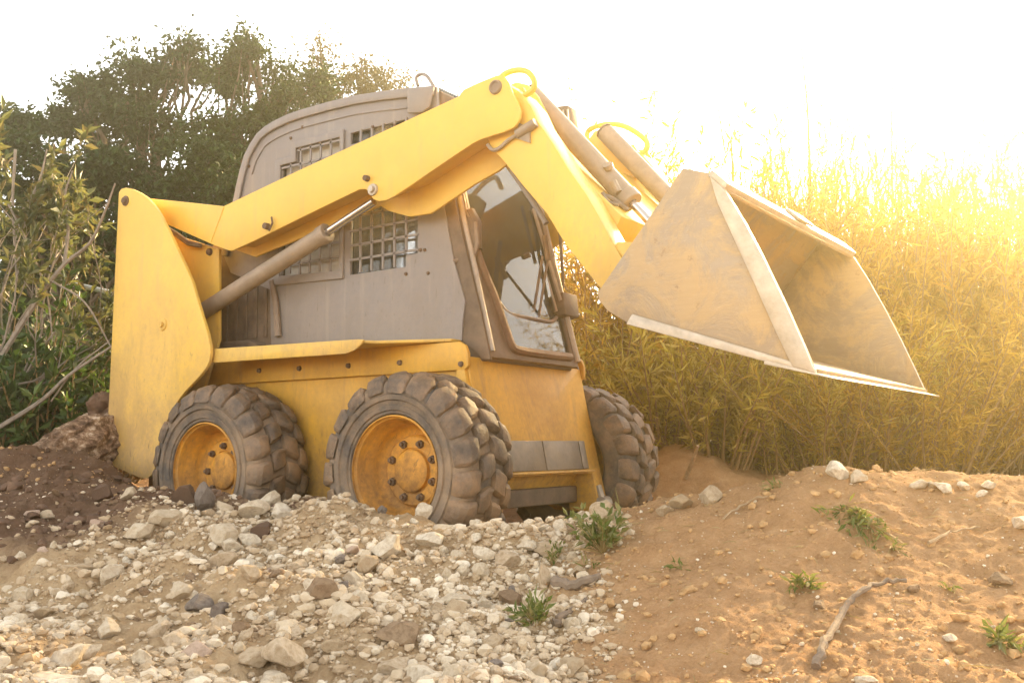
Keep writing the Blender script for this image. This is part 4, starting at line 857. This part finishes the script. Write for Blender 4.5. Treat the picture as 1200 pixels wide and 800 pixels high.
def bushlet(name, label, px, D, h, w, nst, nlf, ll, lw, mat, smat, cat='shrub', group=None, lean=(0, 0, 0), spread=.55, upl=.25, t0=.12):
    base = gpt(px, D); root = empty(name, base); tag(root, label, cat, group)
    th = rng.uniform(0, 6.28, nst); rr = w*np.sqrt(rng.random(nst)); b0 = np.stack([rr*np.cos(th)*.55, rr*np.sin(th)*.55, np.zeros(nst)], 1)
    hh = h*rng.uniform(.45, 1.05, nst)*(1-.25*(rr/w)**2); d = np.stack([rr*np.cos(th)*spread, rr*np.sin(th)*spread, hh], 1)+np.array(lean)*hh[:, None]
    bend = rng.normal(0, .13, (nst, 3))*hh[:, None]; bend[:, 2] = -np.abs(bend[:, 2])*.6
    j = rng.integers(0, nst, nlf); t = t0+(1-t0)*rng.random(nlf)**.75
    P = b0[j]+d[j]*t[:, None]+bend[j]*(t**2)[:, None]
    tan = d[j]+2*bend[j]*t[:, None]; tan /= np.linalg.norm(tan, axis=1, keepdims=True); Dv = tan*.55+rdir(nlf)*.75; Dv[:, 2] += upl-.35*rng.random(nlf)
    V, F = leaf_quads(P, Dv, rdir(nlf), ll*rng.uniform(.35, 1.35, nlf), lw*rng.uniform(.6, 1.4, nlf), .16); fast_mesh('leaves', V, F, mat, root)
    m = MB()
    for i in range(min(nst, 60)): m.tube([b0[i]-[0, 0, .06], b0[i]+d[i]*.4+bend[i]*.16, b0[i]+d[i]*.75+bend[i]*.56, b0[i]+d[i]+bend[i]], [.008, .0065, .0045, .002], 5, cap=False)
    m.build('stems', smat, root); return root
for i, (px, D, h, w) in enumerate(((15, 6.6, .62, .5), (70, 6.4, .55, .45), (120, 6.5, .75, .4), (-30, 6.2, .6, .45), (150, 7.0, .9, .5))):
    bushlet('leafy_plant', 'bright green broad leaved undergrowth low behind the bare grey branches', px, D, h, w, 36, 900, .105, .042, LF_BRI, TWIGB, 'plant', 'undergrowth behind the bare branches', spread=1.0)
for px, D, h, w in ((-10, 5.7, .75, .4), (45, 5.75, .85, .42), (95, 5.75, .6, .3), (15, 6.0, 1.2, .5), (85, 6.2, 1.15, .45)):
    bushlet('leafy_plant', 'dark green leafy growth between the bare grey branches at the left edge', px, D, h, w, 40, 1300, .085, .034, LF_MIX, TWIGB, 'plant', 'dark undergrowth among the bare branches', spread=1.1)
pm = MB().tube([at(76, 331, D=6.3), at(104, 337, D=6.3), at(140, 345, D=6.35)], .016, 10); pm.tube([at(126, 342, D=6.33), at(127, 356, D=6.33)], .010, 8); pm.tube([at(92, 334.5, D=6.3), at(92, 352, D=6.3)], .008, 8)
tag(pm.build('metal_rail', m_plain('pale_galvanised_pipe', (.55, .60, .62), .1, 20, .45, .2, .1)), 'pale grey metal rail half hidden in the shrubs at left', 'rail')
# right-hand willow-leaved shrubs, nearest row first
row = [(705, 6.9, 1.75, .5, 0), (770, 6.6, 1.0, .5, 1), (835, 6.5, 1.05, .55, 1), (900, 6.5, 1.0, .55, 1), (965, 6.4, 1.05, .55, 1), (1030, 6.5, 1.15, .55, 0), (1095, 6.4, 1.15, .55, 0), (1160, 6.5, 1.25, .55, 0), (1225, 6.4, 1.3, .55, 0), (1300, 6.4, 1.3, .55, 0), (1380, 6.4, 1.3, .55, 0),
       (665, 7.4, 2.1, .42, 0), (700, 7.8, 2.2, .5, 0), (740, 7.5, 2.7, .55, 0), (800, 7.5, 2.85, .5, 0), (865, 7.5, 2.5, .5, 0), (935, 7.5, 2.32, .6, 0), (1000, 7.5, 2.42, .6, 0), (1065, 7.5, 2.47, .6, 0), (1130, 7.5, 2.42, .6, 0), (1195, 7.5, 2.52, .6, 0), (1265, 7.5, 2.52, .6, 0), (1335, 7.5, 2.5, .6, 0), (1410, 7.5, 2.5, .6, 0)]
spec = {770: 'low yellow green willow leaved shrub right behind the far front tyre', 835: 'low yellow green shrub below the bucket floor, beside the one by the tyre', 705: 'golden willow leaved shrub right behind the cab door', 965: 'low yellow green shrub behind the white stone on the mound'}
LF_ORG = m_leaf('glow_orange_leaves', [(.16, .075, .009), (.32, .165, .018), (.46, .26, .03), (.58, .38, .07)], .5, (.70, .40, .05), .5)  # orange cast of the light worked into these leaf colours
for i, (px, D, h, w, kk) in enumerate(row):
    front = D < 7; hab = i % 3; fine = front and px > 880
    lab = spec.get(px) or ('front row golden willow leaved shrub below and behind the bucket' if front else 'taller golden willow leaved shrub in the back row below the reeds')
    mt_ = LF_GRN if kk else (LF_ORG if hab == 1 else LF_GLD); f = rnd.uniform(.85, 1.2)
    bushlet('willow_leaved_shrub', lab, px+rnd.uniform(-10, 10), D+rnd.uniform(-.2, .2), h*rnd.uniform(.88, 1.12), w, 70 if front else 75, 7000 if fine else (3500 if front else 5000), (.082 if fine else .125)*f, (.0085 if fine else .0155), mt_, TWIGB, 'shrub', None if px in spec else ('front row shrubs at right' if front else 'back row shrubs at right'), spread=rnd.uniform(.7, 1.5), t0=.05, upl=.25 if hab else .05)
def reeds(px, D, h, w, ns, label, group=None):
    base = gpt(px, D); root = empty('reed_clump', base); tag(root, label, 'reeds', group)
    th = rng.uniform(0, 6.28, ns); rr = w*np.sqrt(rng.random(ns)); b0 = np.stack([rr*np.cos(th), rr*np.sin(th), np.full(ns, -.05)], 1); hh = h*rng.uniform(.6, 1.08, ns)
    d = np.stack([rng.normal(0, .13, ns), rng.normal(0, .13, ns), np.ones(ns)], 1)
    parts = [ribbons(b0, d, hh, np.full(ns, .014), .03, 6), ribbons(b0+.004, d, hh, np.full(ns, .014), .03, 6)]
    nb = ns*13; j = rng.integers(0, ns, nb); t = rng.uniform(.25, .97, nb); P = b0[j]+d[j]/np.linalg.norm(d[j], axis=1, keepdims=True)*(hh[j]*t)[:, None]; P[:, 2] -= .03*hh[j]*t*t
    Dv = d[j]+rng.normal(0, .42, (nb, 3)); Dv[:, 2] = np.abs(Dv[:, 2])+.2; parts.append(ribbons(P, Dv, rng.uniform(.18, .46, nb), rng.uniform(.009, .018, nb), rng.uniform(0, .35, nb), 5))
    V, F = cat_(parts); fast_mesh('blades', V, F, LF_RED, root)
for px, D, yt, w, ns in ((880, 8.6, 175, .22, 10), (925, 8.4, 90, .28, 60), (960, 8.6, 72, .30, 70), (1000, 8.4, 88, .32, 75), (1045, 8.6, 118, .3, 60), (1090, 8.5, 120, .32, 60), (1135, 8.6, 130, .34, 70), (1180, 8.4, 130, .34, 75), (1230, 8.5, 120, .34, 60), (1285, 8.5, 120, .34, 60)):
    h = at(px, yt, D=D)[2]-gpt(px, D)[2]; reeds(px, D, h, w, ns, 'tall golden reeds standing above the bushes at right' if px > 890 else 'few thin reed stalks left of the tall reeds above the bucket', 'tall reeds at right' if px > 890 else None)
for px, D, yt, w, ns in ((760, 8.0, 205, .3, 34), (820, 8.0, 215, .3, 30), (900, 7.9, 200, .36, 60), (950, 7.7, 175, .36, 70), (1005, 7.8, 165, .38, 70), (1060, 7.7, 185, .38, 70), (1115, 7.8, 175, .38, 70), (1170, 7.7, 180, .38, 70), (1225, 7.8, 175, .38, 70)):
    h = at(px, yt, D=D)[2]-gpt(px, D)[2]; reeds(px, D, h, w, ns, 'feathery golden grass clump as tall as the bushes around it at right', 'feathery grass among the bushes')
for pts, lab in (([(948, 180), (943, 95), (936, 30), (933, 4)], 'single very tall reed stalk, left one of two'), ([(1045, 170), (1046, 90), (1045, 20)], 'single very tall reed stalk, right one of two'), ([(858, 190), (850, 180), (842, 130), (838, 118)], 'thin bare stalk above the top corner of the bucket')):
    P = [at(x_, y_, D=8.3) for x_, y_ in pts]; P = [gpt(pts[0][0], 8.3)]+P
    tag(MB().tube(smooth_path(P, 4), list(np.linspace(.012, .004, len(P)*4-3)), 5).build('reed_stalk', LF_RED), lab, 'reed stalk')
# weeds on the mound
def weed(px, py, label, hpx, wpx, n, ll, lw, hang=0., straw=.3, name='weed'):
    P0 = on_ground(px, py); D = (P0-CAM)@FW; h = hpx*D/FPX; w = wpx*D/FPX; root = empty(name, P0); tag(root, label, 'weed')
    ns = max(6, n//8); th = rng.uniform(0, 6.28, ns); d = np.stack([np.cos(th)*w*rng.random(ns), np.sin(th)*w*rng.random(ns), h*rng.uniform(.4, 1.1, ns)], 1)
    if hang: d[:, 2] = h*rng.uniform(-.1, .5, ns); d -= FH*h*hang*rng.uniform(.3, 1.2, (ns, 1)); d[:, 2] -= h*hang*.45
    j = rng.integers(0, ns, n); t = rng.uniform(.25, 1., n); P = d[j]*t[:, None]+rng.normal(0, .006, (n, 3)); Dv = d[j]/np.linalg.norm(d[j], axis=1, keepdims=True)+rdir(n)*.9
    V, F = leaf_quads(P, Dv, rdir(n, .8), ll*rng.uniform(.5, 1.3, n), lw*rng.uniform(.6, 1.2, n), .12); fast_mesh('leaves', V, F, LF_WED, root)
    k = int(ns*1.5+straw*30); b = np.zeros((k, 3)); dv = d[rng.integers(0, ns, k)]+rng.normal(0, .25*max(h, .03), (k, 3))
    V, F = ribbons(b, dv, np.linalg.norm(dv, axis=1)*1.05, np.full(k, .0035), .15, 4); fast_mesh('stems', V, F, STRAW, root)
# straw and rootlets lying about on the bare earth
x, y, v = scatter(900, 1.9, 3.6); ok = (zones(x, y)[0] > .5) & clear(x, y); x, y = x[ok], y[ok]; k = len(x); a = rng.uniform(0, 6.28, k)
V, F = ribbons(np.stack([x, y, ground_h(x, y)+.004], 1), np.stack([np.cos(a), np.sin(a), rng.uniform(-.05, .35, k)], 1), rng.uniform(.02, .09, k), rng.uniform(.0015, .004, k), rng.uniform(.1, .5, k), 4)
tag(fast_mesh('straw_litter', V, F, STRAW), 'bits of dry straw and rootlets strewn over the bare earth mound', 'straw', kind='stuff')
weed(706, 648, 'leafy green weed growing at the corner between rubble and earth mound', 52, 40, 220, .036, .018, 0., .6)
weed(690, 664, 'pale grassy weed hanging just left below the leafy weed', 26, 30, 40, .04, .006, .6, .8)
weed(627, 735, 'green weed with thin leaves at the foot of the rubble by the dark stick', 34, 30, 120, .032, .010)
weed(648, 664, 'yellowish small weed between stones left of the leafy weed', 26, 14, 40, .022, .009)
weed(990, 592, 'dry weed tuft hanging down the upper face of the earth mound', 46, 46, 260, .040, .011, 1.3, 1.)
weed(1018, 612, 'straw coloured hanging grass right beside the dry weed tuft', 50, 34, 110, .04, .007, 1.4, 2.)
weed(940, 685, 'small green weed halfway up the bare earth slope', 30, 26, 90, .034, .010, .5, .6)
weed(1110, 690, 'tiny green sprig on the earth slope right of the curved stick', 20, 9, 20, .026, .009, .3)
weed(1168, 752, 'green weed at the lower right of the earth slope', 30, 30, 70, .036, .014, .2)
weed(797, 664, 'tiny green seedling on the left of the earth slope', 14, 12, 14, .03, .01, .2)
weed(1045, 640, 'faint dry grass wisps near the crest at right of the hanging grass', 20, 40, 24, .03, .005, .8, 1.)
weed(915, 570, 'thin straw grass on the left shoulder of the mound crest', 16, 40, 30, .03, .005, .2, 1.)
weed(140, 548, 'thin grass blades under the lower tip of the rear upright', 20, 40, 40, .06, .006, .0, .6)
for px, py, ln, lab in ((728, 596, 42, 'single long green blade in front of the tie down hook'),):
    P = on_ground(px, py+8); Q = P+np.array([0, 0, .11])-RT*.035; V, F = ribbons(np.array([P, P]), np.array([Q-P, Q-P+.01]), np.array([.12, .11]), np.array([.012, .011]), np.array([.2, .1]), 6); tag(fast_mesh('grass_blade', V, F, LF_WED), lab, 'grass blade')
# ================================================================== light, air, sky
sd = at(1350, -90, D=1)-CAM; sd /= np.linalg.norm(sd); EL = math.asin(sd[2]); AZ = math.atan2(sd[0], sd[1])
sl = bpy.data.lights.new('sun', 'SUN'); sl.energy = 3.6; sl.angle = math.radians(8); sl.color = (1, .69, .29)
so = bpy.data.objects.new('sun', sl); COL.objects.link(so); so.rotation_euler = Vector(sd).to_track_quat('Z', 'Y').to_euler()
wd = bpy.data.worlds.new('World'); SC.world = wd; wd.use_nodes = True; nt = wd.node_tree; nt.nodes.clear()
sky = nt.nodes.new('ShaderNodeTexSky'); sky.sky_type = 'NISHITA'; sky.sun_disc = False; sky.sun_elevation = EL; sky.sun_rotation = AZ; sky.dust_density = 1; sky.ozone_density = 1; sky.air_density = 1
bw = nt.nodes.new('ShaderNodeRGBToBW'); mx = nt.nodes.new('ShaderNodeMix'); mx.data_type = 'RGBA'; mx.inputs[0].default_value = .88
tn2 = nt.nodes.new('ShaderNodeMix'); tn2.data_type = 'RGBA'; tn2.blend_type = 'MULTIPLY'; tn2.inputs[0].default_value = 1; tn2.inputs[7].default_value = (1, .985, .96, 1)
bg = nt.nodes.new('ShaderNodeBackground'); bg.inputs[1].default_value = .15; ow = nt.nodes.new('ShaderNodeOutputWorld')
nt.links.new(sky.outputs[0], bw.inputs[0]); nt.links.new(sky.outputs[0], mx.inputs[6]); nt.links.new(bw.outputs[0], mx.inputs[7]); nt.links.new(mx.outputs[2], tn2.inputs[6]); nt.links.new(tn2.outputs[2], bg.inputs[0]); nt.links.new(bg.outputs[0], ow.inputs[0])
hz = MB().box((-100, -100, -1.6), (105, 105, 6.6)); 
hm = bpy.data.materials.new('haze'); hm.use_nodes = True; nt = hm.node_tree; nt.nodes.clear()
pv = nt.nodes.new('ShaderNodeVolumePrincipled'); pv.inputs['Color'].default_value = (1, .88, .56, 1); pv.inputs['Density'].default_value = .0105; pv.inputs['Anisotropy'].default_value = .86
oo = nt.nodes.new('ShaderNodeOutputMaterial'); nt.links.new(pv.outputs[0], oo.inputs['Volume'])
ho = hz.build('haze', hm, None, smooth=False); ho['kind'] = 'stuff'
vs = SC.view_settings; vs.view_transform = 'Standard'; vs.look = 'None'; vs.gamma = 1; vs.use_curve_mapping = False; vs.exposure = 2.6
cy = SC.cycles; cy.use_denoising = True; cy.max_bounces = 8; cy.transparent_max_bounces = 16; cy.volume_bounces = 0; cy.use_adaptive_sampling = True; cy.adaptive_threshold = .02; cy.sample_clamp_indirect = 6; cy.caustics_reflective = False; cy.caustics_refractive = False
